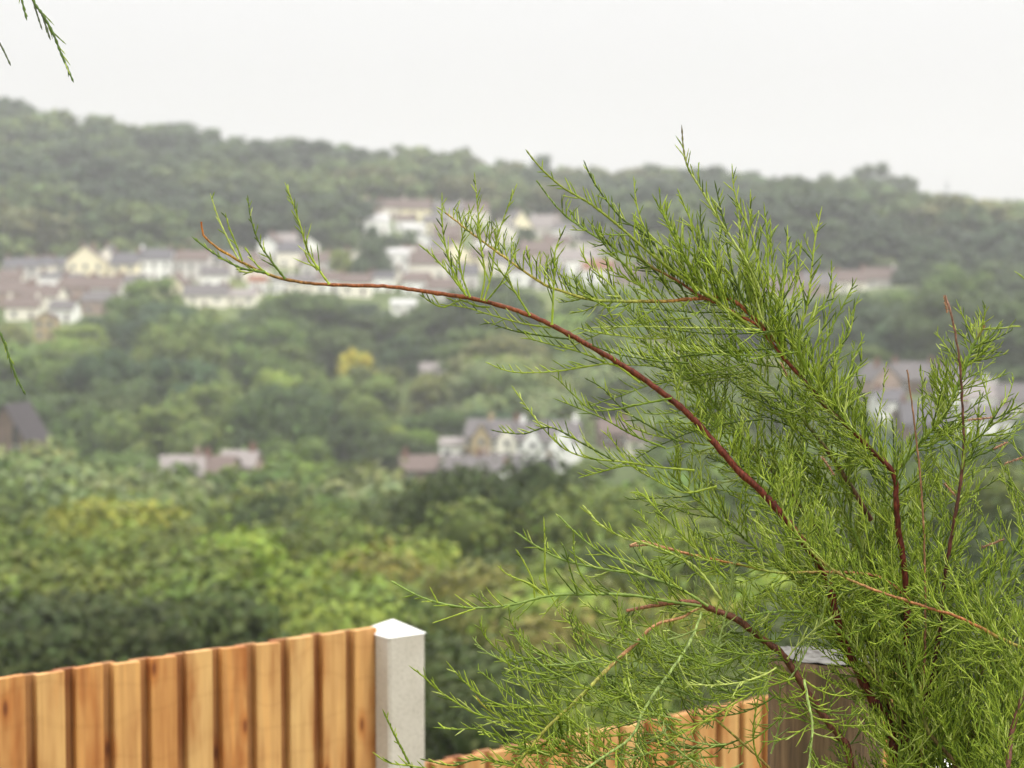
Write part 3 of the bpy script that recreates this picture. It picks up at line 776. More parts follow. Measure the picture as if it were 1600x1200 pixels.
def trunk_mesh(Lb, seed):
    r = random.Random(seed)
    m = MB()
    bx, by = r.uniform(-.02, .02), r.uniform(-.02, .02)
    m.tube([(0, 0, -0.08), (0, 0, 0.02), (bx, by, 0.2), (bx * 2, by * 1.5, 0.45), (bx, by, 0.75)], [0.045, 0.032, 0.026, 0.018, 0.006], 7)
    for i in range(9):
        l = Lb[r.randrange(len(Lb))]
        z0 = r.uniform(0.18, 0.5)
        m.tube([(bx, by, z0), (l[0] * .5, l[1] * .5, (z0 + l[2]) / 2 + .02), (l[0], l[1], l[2])], [0.014, 0.009, 0.003], 5)
    return m.mesh('trunk', M_bark, True)


def proto(seed, nleaf, leaf, nl, shape):
    cm, Lb = crown_mesh(seed, nleaf, leaf, nl, shape)
    cm.materials.append(M_leaf)
    return cm, trunk_mesh(Lb, seed)


PN = {'round': [proto(100 + i, 9000, 0.0145, 17, 'round') for i in range(5)], 'tall': [proto(120 + i, 9000, 0.0135, 17, 'tall') for i in range(2)],
      'wide': [proto(130 + i, 9000, 0.015, 17, 'wide') for i in range(4)]}
PM = {'round': [proto(200 + i, 2600, 0.026, 20, 'round') for i in range(5)], 'tall': [proto(220 + i, 2600, 0.023, 18, 'tall') for i in range(2)],
      'wide': [proto(230 + i, 2600, 0.027, 20, 'wide') for i in range(3)], 'cone': [proto(240 + i, 2200, 0.020, 44, 'cone') for i in range(2)]}

TONE = {'dark green': (0.050, 0.085, 0.020), 'mid green': (0.098, 0.152, 0.031), 'bright green': (0.150, 0.225, 0.042), 'yellow green': (0.180, 0.232, 0.038),
        'pale grey green': (0.175, 0.225, 0.100), 'olive green': (0.125, 0.150, 0.046), 'deep blue green': (0.043, 0.078, 0.034), 'golden yellow': (0.42, 0.41, 0.05)}


def tree(px, d, ztop=None, tone='mid green', shape='round', h=None, wide=1.0, near=False, label=None, group=None, pyt=None, grp='trees'):
    x = (px - 800) / F * d
    y = d
    zg = float(ground_z(x, y)[0])
    if pyt is not None:
        zt = P(px, pyt, d).z
        h = max(3.0, zt - zg)
        if h < 5.5: zg = zt - 5.5; h = 5.5
    k = RND.choice((PN if near else PM)[shape])
    r = empty('tree' if shape != 'cone' else 'conifer', (x, y, zg), RND.uniform(0, 6.28))
    s = h / 0.98
    fac = 1.0
    if h > 16: fac = 0.8
    r.scale = (s * wide * fac, s * wide * fac, s)
    c = link('crown', k[0], None, r)
    t = TONE[tone]
    if d < 150: t = tuple(q_ * {'dark green': 0.80, 'bright green': 1.14, 'mid green': 1.04}.get(tone, 1.0) for q_ in t)  # near crowns: contrast of lit and shaded clumps put into the colours
    v = RND.uniform(0.86, 1.14) * (1.18 if 250 < d < 600 else 1.0)
    warm_ = 1.17 if d < 150 else 1.0                            # nearer crowns get a yellower tint
    c.color = (t[0] * v * warm_ * RND.uniform(.90, 1.10), t[1] * v * (1.03 if d < 150 else 1), t[2] * v * RND.uniform(.8, 1.1) / warm_, 1)
    link('trunk', k[1], None, r)
    tag(r, label, 'conifer' if shape == 'cone' else 'tree', group)
    LABELLED.append((px, r))
    return r


# nearest trees behind the fence: px, top row, distance, tone, shape, width factor
NEAR = [
 (690, 768, 125, 'dark green', 'round', 1.25), (775, 748, 122, 'dark green', 'round', 1.1), (845, 765, 128, 'dark green', 'wide', 1.1),
 (905, 772, 120, 'olive green', 'round', 1.0), (965, 790, 118, 'mid green', 'round', 1.1), (640, 815, 110, 'mid green', 'round', 1.0),
 (480, 778, 140, 'dark green', 'round', 1.1), (425, 800, 138, 'mid green', 'round', 1.0), (530, 815, 128, 'mid green', 'wide', 1.0),
 (465, 852, 98, 'bright green', 'round', 1.0), (545, 858, 96, 'bright green', 'round', 0.95), (400, 885, 92, 'yellow green', 'round', 0.9),
 (600, 872, 98, 'bright green', 'wide', 0.9), (195, 810, 120, 'yellow green', 'round', 1.15), (270, 822, 112, 'bright green', 'round', 1.05),
 (120, 835, 110, 'mid green', 'round', 1.0), (40, 845, 106, 'yellow green', 'wide', 1.0), (-30, 850, 102, 'mid green', 'round', 1.1),
 (330, 845, 104, 'mid green', 'tall', 1.2), (230, 880, 88, 'mid green', 'wide', 1.1), (110, 900, 84, 'mid green', 'wide', 1.1),
 (20, 905, 82, 'mid green', 'round', 1.1), (330, 915, 80, 'mid green', 'wide', 1.0), (420, 940, 74, 'bright green', 'round', 1.0),
 (500, 935, 76, 'bright green', 'round', 0.9), (180, 945, 70, 'dark green', 'wide', 1.1), (60, 960, 68, 'dark green', 'wide', 1.1),
 (290, 965, 66, 'dark green', 'wide', 1.1), (580, 930, 78, 'mid green', 'wide', 0.95), (640, 905, 86, 'olive green', 'wide', 1.0),
 (720, 890, 90, 'olive green', 'wide', 1.1), (790, 905, 84, 'olive green', 'round', 1.0), (860, 880, 92, 'dark green', 'round', 1.0),
 (700, 955, 70, 'olive green', 'wide', 1.0), (770, 975, 66, 'olive green', 'wide', 1.1), (850, 950, 70, 'olive green', 'wide', 1.1),
 (930, 880, 90, 'mid green', 'wide', 1.1), (1010, 870, 92, 'bright green', 'round', 1.1), (1060, 830, 105, 'mid green', 'round', 1.2),
 (940, 960, 68, 'bright green', 'wide', 1.1), (1030, 955, 70, 'yellow green', 'wide', 1.1), (1120, 925, 76, 'bright green', 'wide', 1.2),
 (720, 1040, 55, 'dark green', 'wide', 1.0), (820, 1045, 54, 'dark green', 'wide', 1.1), (920, 1040, 55, 'mid green', 'wide', 1.1),
 (1020, 1035, 55, 'mid green', 'wide', 1.1), (1130, 1020, 56, 'mid green', 'wide', 1.1), (610, 1030, 56, 'dark green', 'wide', 1.0),
 (1130, 800, 120, 'mid green', 'round', 1.2), (1220, 790, 122, 'dark green', 'round', 1.2), (1310, 780, 125, 'mid green', 'round', 1.2),
 (1400, 770, 128, 'dark green', 'round', 1.2), (1490, 775, 126, 'mid green', 'round', 1.2), (1580, 760, 128, 'dark green', 'round', 1.2), (1660, 760, 120, 'mid green', 'round', 1.2),
 (1200, 880, 88, 'dark green', 'wide', 1.3), (1300, 870, 90, 'dark green', 'wide', 1.3), (1410, 860, 92, 'dark green', 'wide', 1.3), (1520, 850, 92, 'dark green', 'wide', 1.3), (1620, 850, 90, 'dark green', 'wide', 1.3),
 (1230, 990, 62, 'dark green', 'wide', 1.3), (1340, 980, 62, 'dark green', 'wide', 1.3), (1460, 960, 64, 'dark green', 'wide', 1.3), (1580, 950, 64, 'dark green', 'wide', 1.3),
 (-80, 900, 84, 'mid green', 'round', 1.2), (-40, 980, 66, 'dark green', 'wide', 1.2),
 (1080, 1100, 42, 'mid green', 'wide', 1.0), (960, 1110, 42, 'mid green', 'wide', 1.0), (840, 1110, 42, 'dark green', 'wide', 1.0), (1200, 1100, 42, 'dark green', 'wide', 1.0), (720, 1115, 42, 'dark green', 'wide', 1.0),
]
LM = {'near': [(90, 'at the far left'), (230, 'left of the fence middle'), (380, 'behind the fence middle'), (560, 'above the right boards'), (700, 'behind the concrete post'), (860, 'right of the concrete post'), (1040, 'behind the drooping sprays'), (1260, 'behind the shrub middle'), (1700, 'at the far right')],
      'mid': [(70, 'above the chapel'), (150, 'right of the chapel field'), (240, 'right of the chapel'), (330, 'above the pale valley roof'), (430, 'under the twig tip'), (530, 'left of the yellow tree'), (620, 'around the yellow tree'), (720, 'left of the gabled terrace'), (830, 'above the gabled terrace'), (960, 'right of the gabled terrace'), (1150, 'behind the shrub'), (1350, 'behind the upper sprigs'), (1700, 'by the right hand houses')]}
LABELLED = []


def band_label(tone, shape, px, where, key='near'):
    s = {'round': 'round', 'tall': 'tall', 'wide': 'spreading', 'cone': 'pointed'}[shape]
    side = [t for lim, t in LM[key] if px < lim]
    return f"{tone.replace('pale grey green', 'pale greyish').replace('deep blue green', 'bluish green')} {s} {'conifer' if shape == 'cone' else 'tree'} {where}, {side[0] if side else LM[key][-1][1]}"


SPECIAL = {0: 'dark green tree at the left shoulder of the big dark clump below the gabled terrace',
           1: 'topmost dark green tree of the clump just below the gabled terrace',
           6: 'dark green round tree standing out above the bright green crowns left of centre',
           9: 'bright green bushy tree in the middle distance directly above the fence boards',
           13: 'large yellow green tree rising left of the fence middle',
           17: None}
for i, (px, pyt, d, tone, shape, wd) in enumerate(NEAR):
    row = 'in the nearest rank' if d < 80 else 'in the second rank' if d < 104 else 'in the third rank'
    tree(px, d, tone=tone, shape=shape, wide=wd * 1.05, near=True, pyt=pyt, label=SPECIAL.get(i) or band_label(tone, shape, px, row), group='trees of the near wood')

# valley floor trees
def near_house(x, y, r):
    return np.min((HA[:, 0] - x) ** 2 + (HA[:, 1] + 3 - y) ** 2) < r * r


def front_of_house(px, py_top, d, margin=0):
    """True when a crown with this top row would hide a house standing behind it"""
    for h in H:
        if d < h[2] and abs(px - h[0]) < (h[3] / 2 + 4.5 + margin) / h[2] * F and py_top < h[1] - (0.5 if h[2] < 400 else 0.12) * h[5] / h[2] * F:
            return True
    return d < 368 and abs(px - 558) < 62 and py_top < 566      # keeps the golden tree in sight


random_specs = []
VAL = [(30, 730, 185, 'pale grey green', 'round'), (95, 722, 190, 'pale grey green', 'round'), (165, 735, 180, 'pale grey green', 'tall'), (225, 748, 176, 'pale grey green', 'round'),
       (60, 768, 160, 'mid green', 'round'), (140, 780, 155, 'pale grey green', 'wide'), (0, 790, 150, 'mid green', 'wide'), (200, 778, 160, 'pale grey green', 'wide'),
       (430, 722, 215, 'bright green', 'round'), (395, 745, 200, 'mid green', 'round'), (480, 735, 205, 'bright green', 'wide'), (540, 742, 200, 'olive green', 'round'),
       (590, 748, 190, 'pale grey green', 'wide'), (640, 765, 178, 'pale grey green', 'wide'), (570, 790, 160, 'pale grey green', 'wide'), (370, 790, 160, 'yellow green', 'wide'),
       (310, 785, 165, 'pale grey green', 'round'), (265, 775, 170, 'mid green', 'wide'), (690, 775, 190, 'olive green', 'wide'), (345, 800, 150, 'mid green', 'round'),
       (500, 790, 160, 'mid green', 'wide'), (960, 770, 180, 'mid green', 'wide'), (1020, 760, 185, 'bright green', 'wide'), (1090, 745, 190, 'mid green', 'wide'),
       (890, 775, 175, 'pale grey green', 'wide'), (1160, 735, 195, 'mid green', 'wide'), (1240, 730, 195, 'mid green', 'wide'), (1320, 725, 200, 'mid green', 'wide'),
       (1400, 720, 200, 'dark green', 'wide'), (1480, 725, 195, 'mid green', 'wide'), (1560, 720, 200, 'dark green', 'wide'), (1640, 720, 200, 'dark green', 'wide'),
       (440, 770, 172, 'olive green', 'wide'), (620, 745, 215, 'mid green', 'round'), (250, 742, 215, 'mid green', 'round'), (20, 705, 225, 'pale grey green', 'wide'), (-40, 720, 200, 'mid green', 'round')]
for px, pyt, d, tone, shape in VAL:
    tree(px, d, tone=tone, shape=shape, pyt=pyt, wide=1.15, label=band_label(tone, shape, px, 'on the valley floor'), group='trees on the valley floor')

# hand-placed trees of the middle slope
MID = [(240, 440, 442, 'mid green', 'round', 1.1), (205, 462, 438, 'mid green', 'round', 1.0), (558, 551, 372, 'golden yellow', 'wide', 0.62), (650, 672, 305, 'bright green', 'round', 1.2),
       (600, 668, 300, 'bright green', 'round', 1.1), (270, 575, 352, 'mid green', 'wide', 1.3), (625, 528, 392, 'deep blue green', 'round', 1.0), (582, 350, 520, 'deep blue green', 'cone', 0.9),
       (580, 372, 508, 'deep blue green', 'tall', 1.1), (120, 560, 350, 'mid green', 'tall', 1.3), (180, 600, 330, 'dark green', 'round', 1.1), (330, 605, 330, 'mid green', 'wide', 1.1),
       (60, 575, 372, 'mid green', 'round', 1.0), (430, 585, 352, 'bright green', 'round', 1.0), (505, 590, 350, 'mid green', 'tall', 1.2), (1405, 452, 440, 'deep blue green', 'round', 1.1),
       (1455, 495, 415, 'olive green', 'wide', 1.0), (535, 392, 508, 'yellow green', 'round', 0.8), (640, 362, 548, 'dark green', 'round', 0.7), (820, 356, 560, 'deep blue green', 'round', 0.7),
       (430, 640, 312, 'mid green', 'tall', 1.2), (480, 655, 305, 'mid green', 'cone', 1.2), (150, 640, 300, 'mid green', 'round', 1.2), (90, 630, 302, 'dark green', 'round', 1.1), (210, 655, 292, 'dark green', 'round', 1.0),
       (325, 722, 268, 'bright green', 'round', 0.7), (560, 660, 300, 'dark green', 'round', 1.0), (690, 640, 322, 'dark green', 'round', 1.2), (760, 650, 322, 'deep blue green', 'round', 1.2), (850, 655, 322, 'deep blue green', 'round', 1.2)]
placed = []
for px, pyt, d, tone, shape, wd in MID:
    lab = band_label(tone, shape, px, 'on the middle slope', 'mid')
    if tone == 'golden yellow': lab = 'golden yellow tree standing out among the green slope wood'
    if shape == 'cone' and d > 500: lab = 'dark pointed conifer standing in the middle of the upper village'
    if (px, pyt) == (240, 440): lab = 'light green rounded tree that reaches up to the white houses'
    tree(px, d, tone=tone, shape=shape, pyt=pyt, wide=wd, label=lab, group='trees on the middle slope')
    placed.append(((px - 800) / F * d, d))
cnt = 0
FARMASS = []                                                   # the trees past the first 300 join the woodland mass


def patch(x, y, k=0.0):
    """slow noise: neighbouring trees tend to be of a kind"""
    return math.sin(x * 0.041 + 1.3 * math.sin(y * 0.023 + k) + k) * 0.5 + math.sin(y * 0.057 + x * 0.017 + 2 * k) * 0.5


for d in np.arange(262, 500, 13.0):
    for x in np.arange(-0.46 * d, 0.46 * d, 14.0):
        xx = x + RND.uniform(-6, 6); yy = d + RND.uniform(-5.5, 5.5)
        px = 800 + F * xx / yy
        if near_house(xx, yy, 8.5): continue
        if any((xx - a) ** 2 + (yy - b) ** 2 < 60 for a, b in placed): continue
        if 28 < px < 62 and yy < 352 and yy > 262: continue
        if (-60 < px < 95 and yy < 285) or (-190 < px < 175 and yy < 273): continue                   # the chapel yard is open
        zg = float(ground_z(xx, yy)[0])
        h = RND.choice([9, 11, 13, 15, 17]) * RND.uniform(.9, 1.1) if yy < 430 else RND.uniform(7, 10)
        pt = 420 - (zg + h - EYE) / yy * F
        while h > 3 and front_of_house(px, pt, yy):
            h -= 1.2
            pt = 420 - (zg + h - EYE) / yy * F
        if h < 3.2: continue
        pv = patch(xx, yy) + RND.uniform(-.45, .45)
        tone = 'dark green' if pv < -.45 else 'deep blue green' if pv < -.25 else 'mid green' if pv < .3 else 'bright green' if pv < .55 else 'olive green' if pv < .75 else 'pale grey green'
        shape = RND.choices(['round', 'wide', 'tall', 'cone'], [5, 3.0, 1.3, .35])[0]
        wd = RND.uniform(1.15, 1.5) * (1.25 if h < 9 else 1.0)
        if px > 1625 or px < -30 or cnt >= 158:
            FARMASS.append((xx, yy, zg, h, wd, TONE[tone])); continue
        where = 'at the slope foot' if yy < 330 else 'on the middle slope' if yy < 400 else 'high up the slope'
        tree(px, yy, tone=tone, shape=shape, h=h, wide=wd, label=band_label(tone, shape, px, where, 'mid'), group='trees on the middle slope')
        cnt += 1

# skyline trees one can tell apart
for px, pyt, d, tone, wd, lab in [(725, 233, 868, 'deep blue green', .8, 'small tree standing up from the ridge above the village'), (850, 247, 868, 'deep blue green', .8, 'lone tree on the ridge left of the long flat wood'),
                        (1288, 275, 872, 'dark green', .6, 'lone bushy tree on the ridge beside the pale field'), (1362, 261, 860, 'dark green', 1.1, 'tallest rounded tree on the right hand ridge'),
                        (1330, 276, 862, 'dark green', 1.0, 'ridge tree left of the tallest rounded one'), (1405, 276, 862, 'dark green', 1.0, 'ridge tree right of the tallest rounded one'),
                        (8, 155, 868, 'deep blue green', 1.0, 'highest ridge tree at the left edge'), (1578, 315, 868, 'dark green', 1.0, 'rounded ridge tree near the right edge'),
                        (285, 192, 868, 'deep blue green', 1.0, 'rounded ridge tree above the left wood')]:
    tree(px, d, tone=tone, shape='round', pyt=pyt, wide=wd, label=lab, group='trees on the skyline')

# the far wood: one mass
proto_far = []
for sd_ in range(6):
    rs = np.random.RandomState(500 + sd_)
    V, C, Lb = crown_arrays(rs, 330, 0.062, 11, ['round', 'wide', 'round', 'tall', 'wide', 'round'][sd_])
    V2, Q2, C2 = core_arrays(rs, Lb)
    proto_far.append((np.vstack([V, V2]), np.vstack([np.arange(len(V)).reshape(-1, 4), Q2 + len(V)]), np.vstack([C, C2])))
Vs, Qs, Cs = [], [], []
off = 0
FT = [(0.034, 0.060, 0.026), (0.046, 0.078, 0.032), (0.062, 0.100, 0.036), (0.088, 0.135, 0.042), (0.120, 0.170, 0.050), (0.125, 0.140, 0.056)]
nfar = 0


def mass(src, xx, yy, zg, h, sx, cl):
    global off, nfar
    V, Q_, C = src
    a = NR.uniform(0, 6.28); ca, sa = math.cos(a), math.sin(a)
    W_ = np.stack([(V[:, 0] * ca - V[:, 1] * sa) * sx + xx, (V[:, 0] * sa + V[:, 1] * ca) * sx + yy, V[:, 2] * h * 1.02 + zg - 0.1 * h], 1)
    Vs.append(W_); Qs.append(Q_ + off); Cs.append(C * np.array(cl) * NR.uniform(0.85, 1.15)); off += len(V); nfar += 1


proto_mid = []
for sd_ in range(4):
    rs = np.random.RandomState(700 + sd_)
    V, C, Lb = crown_arrays(rs, 1100, 0.040, 18, ['round', 'wide', 'round', 'wide'][sd_])
    V2, Q2, C2 = core_arrays(rs, Lb)
    proto_mid.append((np.vstack([V, V2]), np.vstack([np.arange(len(V)).reshape(-1, 4), Q2 + len(V)]), np.vstack([C, C2])))
for xx, yy, zg, h, wd, cl in FARMASS:
    mass(proto_mid[NR.randint(4)], xx, yy, zg, h, h * wd, np.array(cl) * 1.15)
for d in np.arange(60, 262, 12.0):                           # the wood goes on beyond both edges of the view
    for x in np.concatenate([np.arange(-0.62 * d, -0.29 * d, 11.0), np.arange(0.32 * d, 0.62 * d, 11.0)]):
        xx = x + NR.uniform(-4, 4); yy = d + NR.uniform(-4, 4)
        if abs(xx) < 0.30 * yy + 13 or near_house(xx, yy, 14): continue
        zg = float(ground_z(xx, yy)[0]); h = NR.uniform(9, 13)
        mass(proto_mid[NR.randint(4)], xx, yy, zg, h, h * NR.uniform(1.1, 1.4), TONE[['mid green', 'dark green', 'olive green'][NR.randint(3)]])
for d in np.arange(498, 890, 11.0):
    step = 12.0
    for x in np.arange(-0.47 * d, 0.47 * d, step):
        xx = x + NR.uniform(-5.5, 5.5); yy = d + NR.uniform(-5, 5)
        px = 800 + F * xx / yy
        if near_house(xx, yy, 7.5): continue
        if yy < 625 and 545 < px < 1010 and NR.rand() < 0.62: continue
        if yy < 520 and -20 < px < 560 and NR.rand() < 0.55: continue
        if any(abs(px - f[0]) < f[3] / 2 + 8 and f[1] - 5 < yy < f[2] + 4 for f in FIELDS): continue
        zg = float(ground_z(xx, yy)[0])
        h = NR.choice([9, 11, 13, 16]) * NR.uniform(.9, 1.1) if yy > 540 else NR.uniform(7, 11)
        if yy > 840: h = NR.uniform(9, 13)
        if any(abs(px - f[0]) < f[3] / 2 and f[1] - 40 < yy <= f[1] - 5 for f in FIELDS): h = 3.5
        pt = 420 - (zg + h - EYE) / yy * F
        while h > 2.5 and front_of_house(px, pt, yy, -2):
            h -= 1.2
            pt = 420 - (zg + h - EYE) / yy * F
        if h < 2.6: continue
        pv = patch(xx * 0.8, yy * 0.8, 1.7) + (NR.rand() - .5) * 1.1
        k = int(np.clip((pv + 1.0) * 3.0, 0, 5))
        mass(proto_far[NR.randint(6)], xx, yy, zg, h, max(h, 8) * NR.uniform(1.2, 1.7), FT[k])
fw = link('woodland', npmesh('woodland', np.vstack(Vs), np.vstack(Qs), np.vstack(Cs)), M_wood_leaf)
tag(fw, 'hazy broadleaf wood covering the far hillside up to the ridge', 'woodland', kind='stuff')

# trees that would share a label are told apart by their order from left to right
by = {}
for px, o in LABELLED:
    by.setdefault(o['label'], []).append((px, o))
ORD = ['leftmost', 'second from left', 'third from left', 'fourth from left', 'fifth from left', 'sixth from left', 'seventh from left']
for lab, lst in by.items():
    if len(lst) > 1:
        lst.sort(key=lambda t: t[0])
        for i, (px, o) in enumerate(lst):
            o['label'] = lab + ', ' + (('rightmost' if i == len(lst) - 1 else ORD[min(i, 6)]) if len(lst) > 2 else ('left one' if i == 0 else 'right one'))

# thin mast on the right-hand ridge
m = MB()
q = P(1479, 330, 885)
for s in (-1, 1):
    for t in (-1, 1):
        m.tube([(s * 1.6, t * 1.6, -8), (s * 0.35, t * 0.35, 13)], [0.16, 0.10], 4)
for zz in (-2, 3, 7, 10, 12.5):
    k = 1.6 - (zz + 8) / 21 * 1.25
    for a, b in (((-k, -k), (k, -k)), ((k, -k), (k, k)), ((k, k), (-k, k)), ((-k, k), (-k, -k))):
        m.tube([(a[0], a[1], zz), (b[0], b[1], zz)], [0.08, 0.08], 4)
r = empty('lattice_mast', q)
m.build('lattice', M_metal, r)
a = MB(); a.tube([(0, 0, 12), (0, 0, 17)], [0.12, 0.05], 5); a.build('aerial', M_metal, r)
tag(r, 'faint thin lattice mast rising from the right hand ridge', 'mast')

# ------------------------------------------------------------------ fence
A = math.radians(38)
FU = Vector((math.cos(A), math.sin(A), 0)); FN = Vector((math.sin(A), -math.cos(A), 0))   # along the fence; towards the viewer
C0 = P(608, 998, 4.25)                                         # front left corner of the post at its shoulder
POSTTOP = C0.z


def fence_post(along, top, label):
    o = C0 + FU * along
    r = empty('concrete_post', (o.x, o.y, 0), A)
    m = MB()                                                   # local x along the fence, y away from the viewer
    w_ = 0.10; c = 0.006
    # H section: slots of 50 mm for the panels on both ends
    prof = [(c, 0), (w_ - c, 0), (w_, c), (w_, 0.054), (w_ - 0.02, 0.056), (w_ - 0.02, 0.098), (w_, 0.100), (w_, 0.118), (0, 0.118), (0, 0.100), (0.02, 0.098), (0.02, 0.056), (0, 0.054), (0, c)]
    n = len(prof)
    vs = [(x, y, -0.5) for x, y in prof] + [(x, y, top) for x, y in prof]
    fs = [tuple(reversed(range(n))), tuple(range(n, 2 * n))] + [(i, (i + 1) % n, (i + 1) % n + n, i + n) for i in range(n)]
    m.add(vs, fs)
    m.build('shaft', M_conc, r)
    k = MB(); o2 = 0.0015
    b = [(-o2, -o2), (w_ + o2, -o2), (w_ + o2, 0.118 + o2), (-o2, 0.118 + o2)]
    ap = (w_ / 2, 0.059, top + 0.030)
    k.add([(x, y, top + 0.001) for x, y in b] + [ap], [(3, 2, 1, 0), (0, 1, 4), (1, 2, 4), (2, 3, 4), (3, 0, 4)])
    k.build('cap', M_cap, r)
    tag(r, label, 'fence post', 'concrete fence posts')
    return r


def fence_panel(a0, a1, top, label, seed):
    rr = random.Random(seed)
    o = C0 + FU * a0
    r = empty('fence_panel', (o.x, o.y, 0), A)
    Lp = a1 - a0
    pitch = 0.0838; bw = 0.060
    fb = MB(); bb = MB()
    n = int(Lp / pitch)
    start = Lp - n * pitch
    bott = 0.16
    for i in range(-1, n):
        x1 = Lp - 0.004 - (n - 1 - i) * pitch
        x0 = max(0.0, x1 - bw)
        if x1 <= 0.01: continue
        t = rr.uniform(0, 1)
        col = (0.49 + 0.06 * t, 0.222 + 0.095 * t, 0.066 + 0.055 * t)
        zt = top + rr.uniform(-0.0018, 0.0018)
        sl = rr.uniform(-0.002, 0.002)
        # chamfered front board
        y0, y1 = 0.058, 0.078
        c = 0.0025
        sec = [(x0, y1), (x0, y0 + c), (x0 + c, y0), (x1 - c, y0), (x1, y0 + c), (x1, y1)]
        k = len(sec)
        vs = [(x, y, bott) for x, y in sec] + [(x, y, zt + sl * (x - x0) / bw) for x, y in sec]
        fs = [tuple(range(k, 2 * k)), tuple(reversed(range(k)))] + [(j, (j + 1) % k, (j + 1) % k + k, j + k) for j in range(k)]
        fb.add(vs, fs, col)
        # board behind the gap, its colour darkened for the shade there
        g0 = x0 - (pitch - bw) - 0.012; g1 = x0 + 0.012
        if g0 < 0: g0 = 0.0
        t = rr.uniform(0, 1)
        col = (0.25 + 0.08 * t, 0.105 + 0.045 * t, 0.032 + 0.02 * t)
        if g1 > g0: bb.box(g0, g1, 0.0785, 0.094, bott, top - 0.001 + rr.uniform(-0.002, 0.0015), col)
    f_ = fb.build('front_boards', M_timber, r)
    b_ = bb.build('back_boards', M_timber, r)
    rl = MB()
    for z in (bott + 0.15, (bott + top) / 2, top - 0.20):
        rl.box(0.0, Lp, 0.0945, 0.128, z, z + 0.045, (0.5, 0.26, 0.10))
    rl.build('rail', M_timber, r)
    gb = MB(); gb.box(0.0, Lp, 0.060, 0.096, -0.2, bott - 0.003); gb.build('gravel_board', M_conc, r)
    tag(r, label, 'fence panel', 'timber fence panels')
    return r


TOP1 = P(560, 985, 4.27).z
fence_post(0.0, POSTTOP, 'pale concrete fence post with pointed cap between the two heights of fence')
fence_panel(-1.83 + 0.022, 0.0 + 0.012, TOP1, 'tall orange timber fence panel at the left, joined to the pointed concrete post', 3)
TOP2 = P(700, 1196, 4.40).z
fence_panel(0.10 - 0.012, 1.93 - 0.022, TOP2, 'lower timber fence panel right of the concrete post, half hidden by the tamarisk', 5)
fence_post(1.92, TOP2 - 0.30, 'concrete fence post hidden deep behind the tamarisk')

# ------------------------------------------------------------------ old round wooden post
q = P(1292, 1027, 3.0)
r = empty('wooden_post', (q.x, q.y, 0), 0.3)
m = MB(); n = 40
prof = [1 + 0.035 * math.sin(3 * t * 2 * math.pi / n + 1) + 0.02 * math.sin(7 * t * 2 * math.pi / n) + RND.uniform(-.008, .008) for t in range(n)]
R0 = 0.088
zs = [-0.4, 0.2, 0.8, 1.4, 1.8, q.z - 0.012, q.z]
tilt = lambda x, y: -0.07 * x - 0.02 * y
V = []
for i, z in enumerate(zs):
    for t in range(n):
        a = 2 * math.pi * t / n
        k = R0 * prof[t] * (1.03 - 0.02 * i / 6) * (0.955 if i == 6 else 1)
        x, y = k * math.cos(a), k * math.sin(a)
        V.append((x, y, z + (tilt(x, y) if i >= 5 else 0)))
fs = [(i * n + t, i * n + (t + 1) % n, (i + 1) * n + (t + 1) % n, (i + 1) * n + t) for i in range(6) for t in range(n)]
m.add(V, fs)
o = m.build('shaft', M_oldwood, r)
e = MB()
V = []
for rr_ in (0.955, 0.6, 0.25):
    for t in range(n):
        a = 2 * math.pi * t / n
        k = R0 * prof[t] * 1.01 * rr_
        x, y = k * math.cos(a), k * math.sin(a)
        V.append((x, y, q.z + tilt(x, y) + 0.001 + RND.uniform(0, 0.003)))
fs = [((i + 1) * n + t, i * n + t, i * n + (t + 1) % n, (i + 1) * n + (t + 1) % n) for i in range(2) for t in range(n)]
fs.append(tuple(2 * n + t for t in range(n)))
e.add(V, fs)
e.build('top', M_oldend, r)
tag(r, 'thick weathered round wooden post with grey top standing behind the tamarisk', 'post')

# ------------------------------------------------------------------ tamarisk
D0 = 2.42
MPX = D0 / F                      # metres per photo pixel at the shrub


def to_world(p):
    """shrub space (x right, y down, z away; all in photo pixels at the shrub's distance) -> world, rigid scale"""
    p = np.asarray(p, float)
    v = np.stack([(p[:, 0] - 800) * MPX, -(p[:, 1] - 600) * MPX, -(D0 + p[:, 2] * MPX)], 1)
    w_ = v @ RN.T
    w_[:, 2] += EYE
    return w_


class Acc:
    def __init__(s): s.V, s.Q, s.C, s.n = [], [], [], 0

    def tube(s, pts, rad, col, sides=4):
        pts = np.asarray(pts, float); n = len(pts)
        if n < 2: return
        t = np.gradient(pts, axis=0)
        t /= np.linalg.norm(t, axis=1)[:, None] + 1e-9
        ref = np.array([0.31, 0.22, 0.93])
        u = np.cross(t, ref); u /= np.linalg.norm(u, axis=1)[:, None] + 1e-9
        v = np.cross(t, u)
        a = 2 * np.pi * np.arange(sides) / sides
        rad = np.broadcast_to(np.asarray(rad, float), (n,))
        ring = pts[:, None, :] + rad[:, None, None] * (np.cos(a)[None, :, None] * u[:, None, :] + np.sin(a)[None, :, None] * v[:, None, :])
        s.V.append(ring.reshape(-1, 3))
        i = (np.arange(n - 1)[:, None] * sides + np.arange(sides)[None, :]).ravel()
        k = np.tile(np.arange(sides), n - 1)
        k2 = (k + 1) % sides
        q = np.stack([i, i - k + k2, i - k + k2 + sides, i + sides], 1) + s.n
        s.Q.append(q)
        col = np.asarray(col, float)
        col = np.broadcast_to(col, (n, 3)) if col.ndim == 1 else col
        s.C.append(np.repeat(col, sides, 0))
        s.n += n * sides

    def mesh(s, name, mat, smooth=True):
        me = npmesh(name, to_world(np.vstack(s.V)) - s.org, np.vstack(s.Q), np.vstack(s.C), smooth)
        me.materials.append(mat)
        return me


TR = np.random.RandomState(5)


